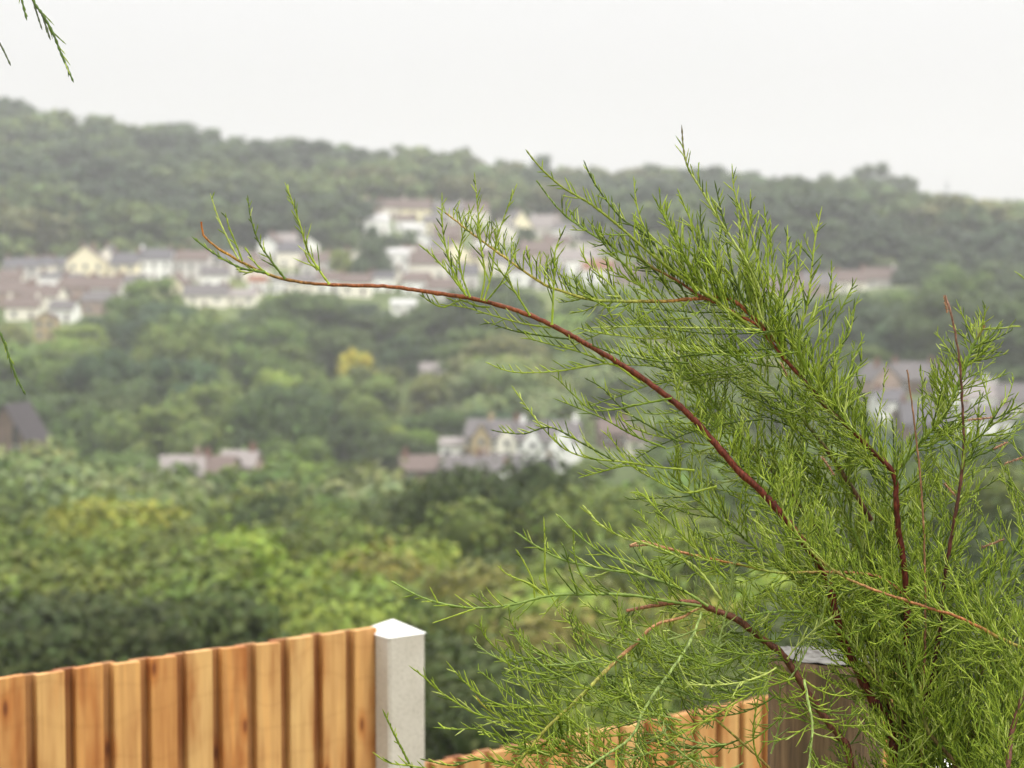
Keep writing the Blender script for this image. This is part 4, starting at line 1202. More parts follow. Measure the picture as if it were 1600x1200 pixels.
def U(a, b): return a + (b - a) * TR.rand()


def norm(v): return v / (np.linalg.norm(v) + 1e-9)


def spline(pts, step=7.0):
    """smooth path through control points"""
    p = np.asarray(pts, float)
    if p.shape[1] == 2: p = np.hstack([p, np.zeros((len(p), 1))])
    ex = np.vstack([2 * p[0] - p[1], p, 2 * p[-1] - p[-2]])
    outp = []
    for i in range(1, len(ex) - 2):
        a, b, c, d = ex[i - 1], ex[i], ex[i + 1], ex[i + 2]
        n = max(2, int(np.linalg.norm(c - b) / step))
        for k in range(n):
            t = k / n
            outp.append(0.5 * ((2 * b) + (-a + c) * t + (2 * a - 5 * b + 4 * c - d) * t * t + (-a + 3 * b - 3 * c + d) * t ** 3))
    outp.append(p[-1])
    return np.array(outp)


UP = np.array([0.0, -1.0, 0.0])


def shoot(p, d, L_, curl, step=5.0, wob=0.06, updir=UP):
    """a growing shoot: bends gradually towards updir"""
    n = max(3, int(L_ / step))
    st = L_ / n
    out = [p.copy()]
    d = norm(d)
    wv = TR.normal(size=3) * wob
    for i in range(n):
        d = norm(d + updir * curl * st / 40.0 + wv * st / 40.0 + TR.normal(size=3) * 0.025)
        p = p + d * st
        out.append(p.copy())
    return np.array(out)


GREENS = np.array([(0.275, 0.360, 0.036), (0.360, 0.44, 0.056), (0.200, 0.280, 0.030), (0.095, 0.145, 0.018), (0.46, 0.52, 0.14)])
GW = [0.28, 0.25, 0.23, 0.15, 0.09]


def green():
    g_ = GREENS[TR.choice(5, p=GW)] * U(0.85, 1.15)
    return g_


def needle(acc, path, r0, r1, col, tipcol=None):
    """scale-leaved green shoot: radius alternates like overlapping scale leaves"""
    n = len(path)
    t = np.linspace(0, 1, n)
    rad = r0 + (r1 - r0) * t
    rad = rad * (1 + 0.22 * np.where(np.arange(n) % 2 == 0, 1, -1)) * (1 + 0.1 * TR.normal(size=n))
    rad[-1] = 0.25 * r1
    c = np.tile(col, (n, 1)) * (1 + 0.12 * TR.normal(size=n))[:, None]
    if tipcol is not None:
        w_ = np.clip((t - 0.7) / 0.3, 0, 1)[:, None]
        c = c * (1 - w_) + np.array(tipcol) * w_
    acc.tube(path, np.maximum(rad, 0.25), np.clip(c, 0, 1), 4)


def side_dir(axis, ang, up_bias, flat=0.55):
    """direction leaving axis at ang degrees; random around it but biased upward and towards the picture plane"""
    r_ = TR.normal(size=3)
    r_[2] *= flat
    r_ += UP * up_bias
    r_ -= axis * np.dot(r_, axis)
    r_ = norm(r_)
    a = math.radians(ang)
    return axis * math.cos(a) + r_ * math.sin(a)


def comb(acc, path, spacing, l0, l1, ang=34, curl=0.10, upb=0.55, start=0.12, r=1.0, col=None, sub=0.0, end=1.0, mid=None):
    """side needles along a shoot, length l0 near its base to l1 near its tip"""
    seg = np.linalg.norm(np.diff(path, axis=0), axis=1)
    s = np.concatenate([[0], np.cumsum(seg)])
    tot = s[-1]
    pos = start * tot + U(0, spacing)
    while pos < tot * end:
        i = min(np.searchsorted(s, pos) - 1, len(path) - 2); i = max(i, 0)
        f = (pos - s[i]) / (seg[i] + 1e-9)
        p = path[i] * (1 - f) + path[i + 1] * f
        ax = norm(path[i + 1] - path[i])
        t = pos / tot
        L_ = (l0 + (l1 - l0) * t) * U(0.55, 1.3)
        if mid: L_ *= 0.6 + 0.8 * math.sin(math.pi * min(1, t * 1.05))
        pt = shoot(p, side_dir(ax, U(ang - 9, ang + 12), upb), L_, curl)
        c = (green() if col is None else col) * U(0.85, 1.15)
        needle(acc, pt, r, r * 0.6, c)
        if sub and L_ > 30 and TR.rand() < sub:
            comb(acc, pt, 13, 15, 8, ang=30, curl=curl, upb=upb, start=0.25, r=r * 0.85)
        pos += spacing * 0.86 * U(0.6, 1.4)


def spray(acc, path, L0, L1, spacing_, ang=38, curl=0.16, upb=0.6, start=0.0, end=1.0, needle_sp=9.5, r=1.3, lower=None, nl=(29, 11)):
    """second-order shoots along a stem, each with its needles"""
    spacing = spacing_ * 0.58
    seg = np.linalg.norm(np.diff(path, axis=0), axis=1)
    s = np.concatenate([[0], np.cumsum(seg)])
    tot = s[-1]
    pos = start * tot + U(0, spacing)
    while pos < tot * end:
        i = max(0, min(np.searchsorted(s, pos) - 1, len(path) - 2))
        p = path[i]
        ax = norm(path[min(i + 3, len(path) - 1)] - path[max(i - 2, 0)])
        t = pos / tot
        L_ = (L0 + (L1 - L0) * t) * U(0.6, 1.25)
        ub = upb if (lower is None or TR.rand() > lower) else -0.9
        cu = curl if ub > 0 else curl * 1.1
        pt = shoot(p, side_dir(ax, U(ang - 10, ang + 14), ub), L_, cu, wob=0.12)
        needle(acc, pt, r, r * 0.55, green() * 0.95)
        comb(acc, pt, needle_sp, nl[0], nl[1], ang=32, curl=cu * 0.9, upb=max(ub, 0.35), start=0.10, r=r * 0.76, sub=0.32)
        pos += spacing * U(0.65, 1.35)


def stemcol(n, c0, c1):
    t = np.linspace(0, 1, n)[:, None]
    return (np.array(c0) * (1 - t) + np.array(c1) * t) * (1 + 0.10 * TR.normal(size=(n, 1)))


MAROON = (0.115, 0.024, 0.014); DEEP = (0.045, 0.014, 0.009); ORANGE = (0.30, 0.105, 0.030); RUST = (0.19, 0.045, 0.018); TAN = (0.40, 0.20, 0.09)
LIME = (0.24, 0.30, 0.05); GRN = (0.17, 0.25, 0.04); BRN = (0.13, 0.055, 0.03)

ROOTP = (1460, 3560, 120)


def shrub_root(name, rootp, label):
    w_ = to_world([rootp])[0]
    z = 0.0
    r_ = empty(name, (w_[0], w_[1], z))
    tag(r_, label, 'shrub')
    return r_, np.array([w_[0], w_[1], z])


TAM, TORG = shrub_root('tamarisk_shrub', ROOTP, 'feathery green tamarisk shrub with arching red stems filling the right foreground')


def hand(acc, ctrl, r0=1.7, r1=0.9, col=None, sp=12, l0=26, l1=10, ang=26, upb=0.5, curl=0.07, start=0.25, tip=None, sub=0.0, end=0.93, step=5.0, mid=None):
    """a traced green shoot (base to tip) with its needles"""
    p = spline(ctrl, step)
    c = green() if col is None else np.array(col)
    needle(acc, p, r0, r1, c, tip)
    if sp: comb(acc, p, sp, l0, l1, ang=ang, curl=curl, upb=upb, start=start, r=1.2, sub=sub, end=end, mid=mid)
    return p


def Z(pts, z0, z1):
    n = len(pts)
    return [(x, y, z0 + (z1 - z0) * i / (n - 1)) for i, (x, y) in enumerate(pts)]


# --- the long red arching stem
S1 = [(1400, 1150), (1370, 1100), (1345, 1050), (1325, 1010), (1310, 960), (1298, 910), (1278, 873), (1250, 837), (1220, 800), (1190, 767), (1155, 735), (1120, 695), (1085, 655), (1050, 625),
      (1000, 588), (950, 557), (900, 528), (850, 502), (790, 480), (740, 467), (700, 461), (660, 455), (615, 449), (560, 447), (516, 446), (480, 443), (440, 436), (410, 425), (375, 408), (345, 390), (327, 375), (322, 364), (321, 350)]
S1c = [ROOTP, (1470, 2400, 100), (1440, 1500, 60)] + Z(S1, 40, -40)


def fol1(a, path):
    # traced sprigs on the bare outer part
    hand(a, [(418, 428, -38), (380, 420, -40), (340, 398, -42), (307, 373, -46)], sp=9, l0=16, l1=8, start=0.02, r0=2.2, r1=1.3, col=(0.13, 0.20, 0.04))
    hand(a, [(408, 424, -38), (392, 428, -40), (375, 424, -42)], sp=8, l0=16, l1=8)
    hand(a, [(378, 407, -38), (366, 385, -40), (350, 350, -42), (342, 328, -42), (335, 306, -42)], sp=15, l0=20, l1=10, start=0.3)
    hand(a, [(384, 410, -36), (372, 380, -34), (362, 355, -34), (357, 335, -34)], sp=17, l0=16, l1=9)
    hand(a, [(450, 438, -36), (430, 412, -38), (410, 382, -40), (398, 345, -44), (393, 309, -46)], sp=11, l0=24, l1=8, start=0.15)
    hand(a, [(425, 432, -36), (405, 415, -36), (388, 388, -38)], sp=12, l0=15, l1=8)
    hand(a, [(518, 446, -34), (505, 428, -36), (485, 395, -38), (475, 360, -40), (462, 320, -42), (450, 289, -44)], sp=9, l0=44, l1=8, start=0.14, r0=2.0)
    hand(a, [(500, 424, -36), (486, 410, -30), (478, 392, -28)], sp=14, l0=14, l1=8)
    # fan at 720,455
    hand(a, [(730, 464, -28), (716, 440, -30), (702, 405, -32), (693, 360, -36), (692, 304, -40)], sp=11, l0=46, l1=10, start=0.15, sub=.4)
    hand(a, [(728, 462, -28), (705, 432, -34), (683, 408, -36), (656, 384, -38)], sp=12, l0=22, l1=10, start=0.15)
    hand(a, [(735, 466, -26), (722, 430, -20), (718, 395, -18), (730, 350, -16), (742, 320, -16)], sp=11, l0=38, l1=12, start=0.12, sub=.3)
    hand(a, [(752, 470, -26), (758, 430, -30), (752, 385, -32), (748, 340, -36), (742, 273, -40)], sp=11, l0=42, l1=10, start=0.2, sub=.3)
    hand(a, [(756, 471, -26), (768, 430, -20), (775, 380, -18), (790, 335, -16), (808, 288, -14)], sp=11, l0=42, l1=10, start=0.15, sub=.3)
    hand(a, [(760, 472, -26), (785, 440, -22), (800, 405, -22), (812, 372, -22)], sp=12, l0=30, l1=10)
    hand(a, [(862, 508, -20), (864, 465, -20), (866, 425, -18), (868, 390, -14), (884, 352, -10)], sp=9, l0=52, l1=12, start=0.2, ang=30, r0=2)
    hand(a, [(828, 494, -22), (800, 450, -26), (775, 415, -30), (762, 396, -30)], sp=10, l0=34, l1=12, sub=.4)
    # below the stem: arching leftward with combs turned up
    for ctrl, z in (([(765, 480), (745, 478), (720, 470), (690, 480), (655, 460)], -10), ([(860, 512), (815, 505), (760, 490), (735, 482), (700, 476)], 0), ([(890, 530), (845, 524), (800, 516), (765, 505), (748, 508)], 10),
                    ([(945, 565), (900, 548), (860, 538), (830, 530), (812, 528)], 0), ([(1000, 598), (960, 570), (920, 572), (870, 580), (815, 582), (785, 577), (758, 565)], 20),
                    ([(1050, 622), (1000, 632), (960, 640), (925, 640), (895, 615), (872, 592), (860, 585)], 30), ([(1040, 700), (990, 680), (945, 655), (910, 640), (880, 628), (864, 622)], 10),
                    ([(1085, 735), (1030, 730), (975, 722), (920, 716), (880, 700), (845, 665), (820, 632), (799, 602)], 20), ([(960, 720), (905, 690), (860, 668), (820, 678), (785, 676), (766, 672)], 30),
                    ([(1010, 735), (980, 728), (940, 738), (905, 748)], 30), ([(1060, 690), (1020, 668), (975, 640), (945, 608), (915, 590)], 50), ([(1120, 760), (1070, 770), (1015, 745), (985, 725), (960, 690), (940, 672)], 60)):
        hand(a, Z(ctrl, 0, z), sp=12, l0=38, l1=12, start=0.12, upb=1.2, curl=0.16, sub=.25, ang=36)
    n = len(path)
    i1 = int(n * 0.62); i2 = int(n * 0.80)
    spray(a, path[int(n * .36):i2], 170, 60, 15, ang=52, curl=0.30, upb=1.4, lower=0.12, needle_sp=9)
    spray(a, path[int(n * .43):int(n * .72)], 150, 90, 24, ang=28, curl=0.10, upb=0.2, lower=0.85, needle_sp=10)
    spray(a, path[int(n * .24):int(n * .45)], 150, 150, 40, ang=45, curl=0.2, upb=0.8, lower=0.3, needle_sp=12)




def branch_col(ctrl, radii, cols, foliage, root=None, org=None, label=None, wob=0.35):
    """branch with colours/radii keyed along its length: lists of (t, value)"""
    root = TAM if root is None else root
    org = TORG if org is None else org
    path = spline(ctrl, 7.0); n = len(path)
    path[1:-1] += TR.normal(size=(n - 2, 3)) * wob
    s = np.concatenate([[0], np.cumsum(np.linalg.norm(np.diff(path, axis=0), axis=1))]); s /= s[-1]
    rad = np.interp(s, [k for k, _ in radii], [v for _, v in radii])
    col = np.stack([np.interp(s, [k for k, _ in cols], [v[j] for _, v in cols]) for j in range(3)], 1)
    col *= (1 + 0.12 * TR.normal(size=(n, 1)))
    rad = rad * (1 + 0.04 * TR.normal(size=n))
    for k in range(6, n - 3, 10):
        rad[k + TR.randint(-3, 3)] *= 1.18
    a = Acc(); a.org = org
    a.tube(path, rad, np.clip(col, 0, 1), 9)
    b = link('branch', a.mesh('branch', M_stem), None, root)
    if label: b['label'] = label
    f = Acc(); f.org = org
    if foliage: foliage(f, path)
    if f.n: link('foliage', f.mesh('foliage', M_sprig), None, b)
    return path


# total length ~ 3900 px; in view from about t=.55
branch_col(S1c, [(0, 20), (.5, 9), (.62, 7), (.7, 6.2), (.8, 4.6), (.9, 3.2), (.97, 2.2), (1, 1.4)],
           [(0, BRN), (.55, DEEP), (.70, MAROON), (.80, (0.135, 0.030, 0.016)), (.85, (0.17, 0.045, 0.018)), (.90, (0.22, 0.068, 0.026)), (.94, (0.24, 0.085, 0.032)), (.97, (0.30, 0.20, 0.05)), (.985, (0.45, 0.22, 0.03)), (1, (0.40, 0.12, 0.02))], fol1,
           label='long arching dark red stem reaching far left with a nearly bare orange tip')

# --- second red stem with the fork
S2 = [(1425, 1150), (1430, 1000), (1425, 900), (1414, 830), (1410, 785), (1405, 742), (1370, 705), (1330, 665), (1300, 640), (1270, 605), (1235, 565), (1215, 543), (1190, 510), (1155, 490), (1120, 472), (1090, 458), (1055, 435), (1025, 420), (1000, 403),
      (975, 397), (955, 384), (915, 360), (880, 334), (860, 312), (838, 283)]
S2c = [(1470, 3560, 150), (1440, 2400, 120), (1430, 1500, 80)] + Z(S2, 60, -10)


def fol2(a, path):
    n = len(path)
    spray(a, path[int(n * .80):int(n * .985)], 80, 22, 12, ang=44, curl=0.28, upb=1.3, lower=0.1, needle_sp=11, nl=(26, 12))
    spray(a, path[int(n * .60):int(n * .86)], 170, 110, 10.5, ang=46, curl=0.24, upb=0.9, lower=0.30, needle_sp=9)
    spray(a, path[int(n * .40):int(n * .62)], 150, 170, 22, ang=50, curl=0.2, upb=0.6, lower=0.45, needle_sp=11)
    hand(a, [(1175, 510, 20), (1120, 470, 10), (1060, 430, 0), (1010, 392, -10), (960, 350, -20), (920, 320, -25), (880, 297, -30), (853, 275, -34), (835, 256, -36), (821, 238, -38)], r0=3.0, r1=1.2, sp=11, l0=70, l1=14,
         start=0.1, upb=1.3, curl=0.2, ang=40, sub=.35, col=(0.26, 0.31, 0.04))
    hand(a, [(1060, 430, 10), (1010, 368, 0), (975, 345, -6), (950, 318, -10), (925, 282, -14), (911, 252, -18)], r0=2, sp=12, l0=46, l1=12, upb=1.0, sub=.2)
    hand(a, [(1200, 520, 30), (1185, 440, 20), (1150, 380, 15), (1120, 335, 10), (1095, 295, 0), (1075, 262, 0), (1068, 232, 0), (1065, 195, 0)], r0=2.4, r1=1.2, sp=12, l0=70, l1=14, start=0.1, upb=0.7, ang=28, sub=.4, tip=(0.13, 0.09, 0.05))
    hand(a, [(1215, 530, 40), (1195, 440, 30), (1180, 370, 30), (1160, 325, 30), (1150, 290, 30), (1147, 252, 30)], r0=2.2, sp=12, l0=70, l1=16, start=0.1, upb=0.7, ang=28, sub=.4)
    hand(a, [(1240, 560, 50), (1268, 480, 50), (1275, 420, 45), (1280, 370, 40), (1291, 318, 40)], r0=2.2, sp=10, l0=70, l1=14, start=0.1, ang=30, sub=.35)
    hand(a, [(1270, 600, 60), (1290, 560, 60), (1310, 510, 60), (1330, 470, 60), (1350, 430, 60)], r0=2, sp=12, l0=44, l1=14, start=0.1, ang=30, sub=.3)
    hand(a, [(1290, 620, 60), (1320, 560, 70), (1340, 500, 75), (1358, 455, 80)], r0=2, sp=12, l0=44, l1=14, start=0.1, ang=32, sub=.3)
    hand(a, [(1310, 645, 60), (1335, 600, 60), (1345, 560, 60), (1362, 520, 60)], r0=2, sp=12, l0=36, l1=12, start=0.1, ang=32)
    hand(a, [(1225, 545, 50), (1225, 470, 55), (1240, 400, 55), (1262, 372, 55)], r0=2, sp=12, l0=50, l1=14, start=0.1, ang=30, sub=.3)
    hand(a, [(1185, 500, 30), (1170, 440, 50), (1185, 380, 60), (1205, 340, 60)], r0=2, sp=12, l0=50, l1=14, start=0.1, ang=30, sub=.3)
    hand(a, [(1130, 470, 20), (1100, 420, 10), (1060, 370, 0), (1035, 330, 0), (1030, 292, 0)], r0=2, sp=11, l0=50, l1=14, start=0.1, ang=30, sub=.3)
    hand(a, [(1090, 455, 0), (1050, 400, 0), (1010, 360, 0), (995, 320, 0), (990, 275, 0)], r0=2, sp=11, l0=44, l1=12, start=0.1, ang=30, sub=.3)
    hand(a, [(1230, 560, 40), (1215, 500, 20), (1235, 450, 10), (1250, 420, 10)], r0=2, sp=11, l0=50, l1=14, start=0.1, ang=30, sub=.3)
    for (tx, ty), (bx_, by_) in zip([(905, 385), (930, 352), (948, 400), (985, 372), (1002, 345), (1016, 305), (1040, 312), (1060, 292), (1076, 335), (1100, 312), (1120, 278), (1152, 305), (1166, 330), (1190, 318), (1208, 342), (1232, 350),
                                     (1256, 372), (1300, 405), (1312, 440), (1328, 482), (1345, 540), (1358, 585), (880, 420), (1250, 440), (1290, 480), (1180, 290), (1095, 360), (1135, 340)],
                                    [(975, 470), (1005, 450), (1030, 480), (1050, 460), (1080, 470), (1090, 450), (1105, 465), (1130, 470), (1140, 480), (1160, 490), (1175, 495), (1195, 505), (1205, 520), (1225, 540), (1235, 555), (1250, 560),
                                     (1262, 580), (1275, 600), (1290, 615), (1300, 635), (1325, 655), (1345, 680), (960, 500), (1230, 560), (1260, 590), (1190, 500), (1120, 470), (1150, 480)]):
        zz = U(-60, 90)
        hand(a, [(bx_, by_, 20), (bx_ - 22 + U(-8, 8), by_ * .66 + ty * .34, zz * .6), ((bx_ * .3 + tx * .7) - 6 + U(-8, 8), by_ * .3 + ty * .7, zz), (tx, ty, zz)], r0=1.8, r1=1.0, sp=9, l0=52, l1=12, start=0.08, ang=30, upb=.6, sub=.45)
    for k in range(16):                                          # fine left-going shoots weaving the upper mass together
        x0 = U(1060, 1290); y0 = U(500, 700) if k % 2 else U(480, 600)
        zz = U(-40, 120)
        pt = shoot(np.array([x0, y0, zz]), np.array([-1, U(-.15, .35), U(-.2, .2)]), U(150, 240), U(.03, .12), wob=.12)
        needle(a, pt, 1.5, 0.9, green())
        comb(a, pt, 9, 46, 16, ang=44, curl=.22, upb=1.3, start=.04, r=1.05, sub=.4)
    # left-going green twigs low in the mass
    hand(a, [(1210, 545, 20), (1140, 548, 10), (1080, 555, 0), (1020, 560, 0), (960, 540, 0)], r0=1.9, sp=10, l0=56, l1=18, upb=1.4, curl=0.2, ang=46, start=.05)
    hand(a, [(1190, 515, 20), (1130, 512, 10), (1070, 512, 0), (1000, 510, 0), (920, 512, 0)], r0=1.9, sp=10, l0=60, l1=18, upb=1.4, curl=0.2, ang=46, start=.05)


branch_col(S2c, [(0, 17), (.5, 8), (.65, 6.5), (.72, 5.6), (.80, 4.2), (.88, 2.6), (1, 1.2)],
           [(0, BRN), (.5, (0.11, 0.045, 0.03)), (.66, MAROON), (.79, MAROON), (.85, (0.10, 0.03, 0.015)), (.87, RUST), (.92, (0.26, 0.09, 0.045)), (.95, GRN), (1, GRN)], fol2,
           label='second dark red stem bending left from the fork')

# --- orange twig above the long stem
branch_col(Z([(1230, 545), (1150, 470), (1100, 466), (1040, 470), (960, 470), (920, 467), (880, 456), (850, 445), (805, 415), (770, 390), (735, 364), (697, 335)], 30, -30),
           [(0, 3.4), (.5, 2.6), (1, 1.3)], [(0, RUST), (.3, ORANGE), (.5, LIME), (.7, (0.34, 0.28, 0.05)), (1, (0.45, 0.30, 0.10))],
           lambda a, p: spray(a, p, 78, 26, 13, ang=50, curl=0.3, upb=1.4, lower=0.18, start=0.05, needle_sp=11, nl=(26, 11)), label='thin orange green twig crossing above the long stem')

# --- bent old branch at lower left and its drooping twigs
LB = [(1330, 1200), (1310, 1150), (1280, 1110), (1250, 1065), (1220, 1020), (1180, 990), (1150, 965), (1110, 948), (1080, 936), (1040, 937), (1010, 941), (975, 947)]


def fol3(a, path):
    lk = (0.24, 0.33, 0.075)
    hand(a, Z([(1090, 940), (1040, 932), (980, 922), (900, 920), (850, 923), (800, 935), (745, 939), (700, 933), (660, 920), (617, 896)], -60, -110), r0=2.6, r1=1.3, sp=15, l0=64, l1=18, ang=40, upb=.6, curl=.22, sub=.45, start=.06, col=lk)
    hand(a, Z([(1100, 940), (1060, 915), (1000, 892), (940, 882), (880, 868), (840, 848), (803, 823)], -60, -90), r0=2.4, r1=1.2, sp=13, l0=60, l1=16, upb=.9, curl=.2, sub=.4, start=.06, col=lk)
    hand(a, Z([(1120, 930), (1080, 880), (1020, 850), (970, 835), (935, 815), (908, 785)], -50, -60), r0=2.2, r1=1.2, sp=12, l0=55, l1=16, upb=.9, curl=.2, sub=.4, start=.06)
    hand(a, Z([(1060, 915), (1000, 880), (940, 860), (900, 830), (870, 800)], -50, -60), r0=2.0, r1=1.2, sp=14, l0=44, l1=14, upb=.9, curl=.2, sub=.3, start=.06, col=lk)
    hand(a, Z([(1130, 900), (1080, 850), (1030, 800), (1000, 770), (982, 768)], -40, -30), r0=2.0, r1=1.2, sp=12, l0=44, l1=14, upb=.9, curl=.2, sub=.3, start=.06)
    hand(a, Z([(745, 939), (720, 947), (680, 960), (640, 957), (727, 959)][:3], -100, -110), sp=None, r0=1.4)
    for c in ([(852, 923), (830, 905), (795, 890), (778, 875)], [(835, 928), (830, 895), (812, 860), (805, 850)], [(857, 922), (850, 890), (850, 850), (848, 800)], [(900, 920), (888, 880), (880, 850), (872, 838)],
              [(930, 922), (905, 890), (895, 860), (893, 820)]):
        hand(a, Z(c, -80, -90), sp=20, l0=12, l1=8, r0=1.8)
    # drooping arcs
    for c, z in (([(860, 925), (880, 960), (920, 985), (960, 1000), (1000, 1030)], -60), ([(795, 937), (800, 965), (830, 1000), (880, 1030), (930, 1050)], -90), ([(750, 955), (760, 985), (790, 1015), (830, 1040), (880, 1060)], -100),
                 ([(780, 975), (800, 1005), (840, 1030), (890, 1040)], -80), ([(785, 1000), (800, 1040), (825, 1070), (870, 1090)], -80)):
        hand(a, Z(c[::-1], -40, z), sp=9, l0=42, l1=12, upb=0.5, curl=.2, ang=40, sub=.4, start=.03)
    spray(a, path[int(len(path) * .35):], 130, 60, 17, ang=55, curl=0.22, upb=0.5, lower=0.5, needle_sp=10)


branch_col([(1440, 3560, 60), (1420, 2400, 40), (1370, 1500, 10)] + Z(LB, 0, -60), [(0, 15), (.7, 7), (.8, 6.2), (.93, 5.5), (.97, 4), (1, 2.4)],
           [(0, BRN), (.8, (0.09, 0.03, 0.02)), (.88, (0.11, 0.04, 0.025)), (.94, (0.13, 0.05, 0.028)), (.97, (0.20, 0.075, 0.04)), (1, (0.36, 0.17, 0.09))], fol3, label='old reddish brown branch bending left with a broken orange end')

tan = (0.38, 0.20, 0.09)
branch_col(Z([(1095, 942), (1060, 958), (1020, 968), (985, 998), (950, 1027), (900, 1075), (850, 1120), (815, 1160), (785, 1195), (760, 1230)], -40, -150), [(0, 1.8), (.35, 2.9), (1, 2.0)],
           [(0, TAN), (.35, tan), (.45, (0.36, 0.36, 0.08)), (.8, (0.34, 0.33, 0.05)), (.95, (0.42, 0.24, 0.05)), (1, LIME)],
           lambda a, p: (spray(a, p, 130, 70, 14, ang=52, curl=0.22, upb=.25, start=.2, needle_sp=9.5, lower=.45)), label='straight tan and lime twig slanting down to the left')
branch_col(Z([(1090, 950), (1075, 985), (1055, 1015), (1020, 1060), (995, 1095), (975, 1130), (900, 1180), (860, 1230)], -60, -160), [(0, 2.0), (.3, 2.4), (1, 1.6)], [(0, (0.30, 0.40, 0.12)), (1, (0.27, 0.36, 0.10))],
           lambda a, p: (spray(a, p, 110, 80, 15, ang=52, curl=0.22, upb=.1, start=.1, needle_sp=11, lower=.5)), label='pale green twig drooping from the broken branch')
branch_col(Z([(1235, 1040), (1240, 1070), (1245, 1110), (1240, 1170), (1250, 1240)], -140, -170), [(0, 1.9), (1, 1.5)], [(0, (0.30, 0.40, 0.12)), (1, (0.27, 0.36, 0.10))],
           lambda a, p: (spray(a, p, 80, 60, 15, ang=55, curl=0.3, upb=.4, start=.0, needle_sp=17, lower=.3)), label='pale green twig hanging in front of the wooden post')

# sprays low at the left
def fol4(a, path):
    hand(a, Z([(900, 1150), (850, 1118), (800, 1112), (750, 1100), (715, 1080), (685, 1058), (667, 1040), (645, 1022)], -80, -120), r0=2.2, sp=11, l0=50, l1=14, upb=.7, sub=.5, start=.05)
    hand(a, Z([(900, 1120), (850, 1090), (800, 1090), (760, 1075), (730, 1050), (712, 1030), (701, 1015)], -80, -120), r0=2.0, sp=11, l0=50, l1=14, upb=.7, sub=.5, start=.05)
    hand(a, Z([(890, 1160), (840, 1130), (790, 1105), (760, 1085), (745, 1065)], -90, -130), r0=2.0, sp=11, l0=44, l1=14, upb=.7, sub=.4, start=.05, tip=(0.4, 0.25, 0.06))
    hand(a, Z([(860, 1165), (800, 1140), (750, 1120), (715, 1118), (682, 1113)], -90, -130), r0=2.0, sp=12, l0=34, l1=12, upb=.7, sub=.4, start=.05)
    hand(a, Z([(870, 1200), (800, 1175), (750, 1165), (710, 1172), (662, 1160)], -90, -130), r0=2.0, sp=12, l0=34, l1=12, upb=1.0, sub=.4, start=.05)
    hand(a, Z([(690, 1240), (668, 1205), (652, 1180), (640, 1155), (622, 1118), (607, 1084)], -110, -140), r0=2.6, r1=1.3, sp=14, l0=16, l1=8, start=.1)
    hand(a, Z([(740, 1200), (690, 1182), (650, 1172), (615, 1165), (592, 1148)], -110, -140), r0=1.9, sp=14, l0=30, l1=12, start=.1)
    hand(a, Z([(700, 1230), (665, 1215), (640, 1190), (632, 1170)], -110, -130), r0=1.9, sp=14, l0=26, l1=12, start=.1)
    spray(a, path[int(len(path) * .55):], 150, 90, 13, ang=45, curl=0.2, upb=0.6, lower=0.35, needle_sp=10)


branch_col([(1430, 3560, 40), (1330, 2300, 0), (1200, 1600, -40), (1080, 1290, -60), (980, 1215, -80), (900, 1150, -80), (860, 1130, -90)], [(0, 12), (.7, 6), (1, 3)], [(0, BRN), (.8, RUST), (1, GRN)], fol4, label='low branch carrying the sprays in front of the lower fence panel')

# --- right-hand stems
branch_col([(1490, 3560, 130), (1470, 2300, 90), (1440, 1500, 50)] + Z([(1445, 1150), (1458, 1080), (1470, 1000), (1480, 900), (1493, 810), (1505, 720), (1503, 640), (1497, 570), (1488, 520), (1480, 490), (1470, 463)], 30, -30),
           [(0, 12), (.6, 5.5), (.8, 4.2), (.92, 2.3), (.97, 1.7), (1, 1.9)], [(0, BRN), (.6, DEEP), (.85, (0.07, 0.02, 0.015)), (.955, (0.12, 0.055, 0.038)), (.985, (0.24, 0.12, 0.085)), (1, (0.40, 0.22, 0.17))],
           lambda a, p: (spray(a, p[int(len(p) * .55):int(len(p) * .93)], 130, 60, 14, ang=52, curl=0.26, upb=.8, needle_sp=10, lower=.2)), label='upright dark red stem with a pinkish dry tip')
branch_col([(1470, 3560, 110), (1450, 2300, 60), (1440, 1500, 10)] + Z([(1440, 1150), (1445, 1000), (1443, 860), (1437, 760), (1428, 680), (1420, 620), (1413, 578)], 0, -20),
           [(0, 8), (.6, 3.2), (.8, 2.0), (1, 1.3)], [(0, BRN), (.7, (0.16, 0.06, 0.04)), (.9, (0.24, 0.12, 0.06)), (1, (0.22, 0.12, 0.07))],
           lambda a, p: (spray(a, p[int(len(p) * .5):int(len(p) * .93)], 110, 40, 20, ang=52, curl=0.26, upb=.8, needle_sp=10)), label='thin brown upright stem between the fork and the pink tipped stem')
branch_col(Z([(1406, 744), (1425, 722), (1455, 683), (1480, 655), (1500, 610), (1512, 580), (1522, 545), (1541, 508)], 60, 10), [(0, 3.4), (.6, 2.8), (1, 2.0)], [(0, RUST), (.1, GRN), (.9, GRN), (1, (0.4, 0.22, 0.08))],
           lambda a, p: (spray(a, p, 110, 50, 9, ang=50, curl=0.25, upb=.8, start=.25, needle_sp=9, lower=.25), spray(a, p, 90, 40, 14, ang=58, curl=0.25, upb=.3, start=.15, needle_sp=10, lower=.5)),
           label='green twig rising right from the red fork to an orange tip')
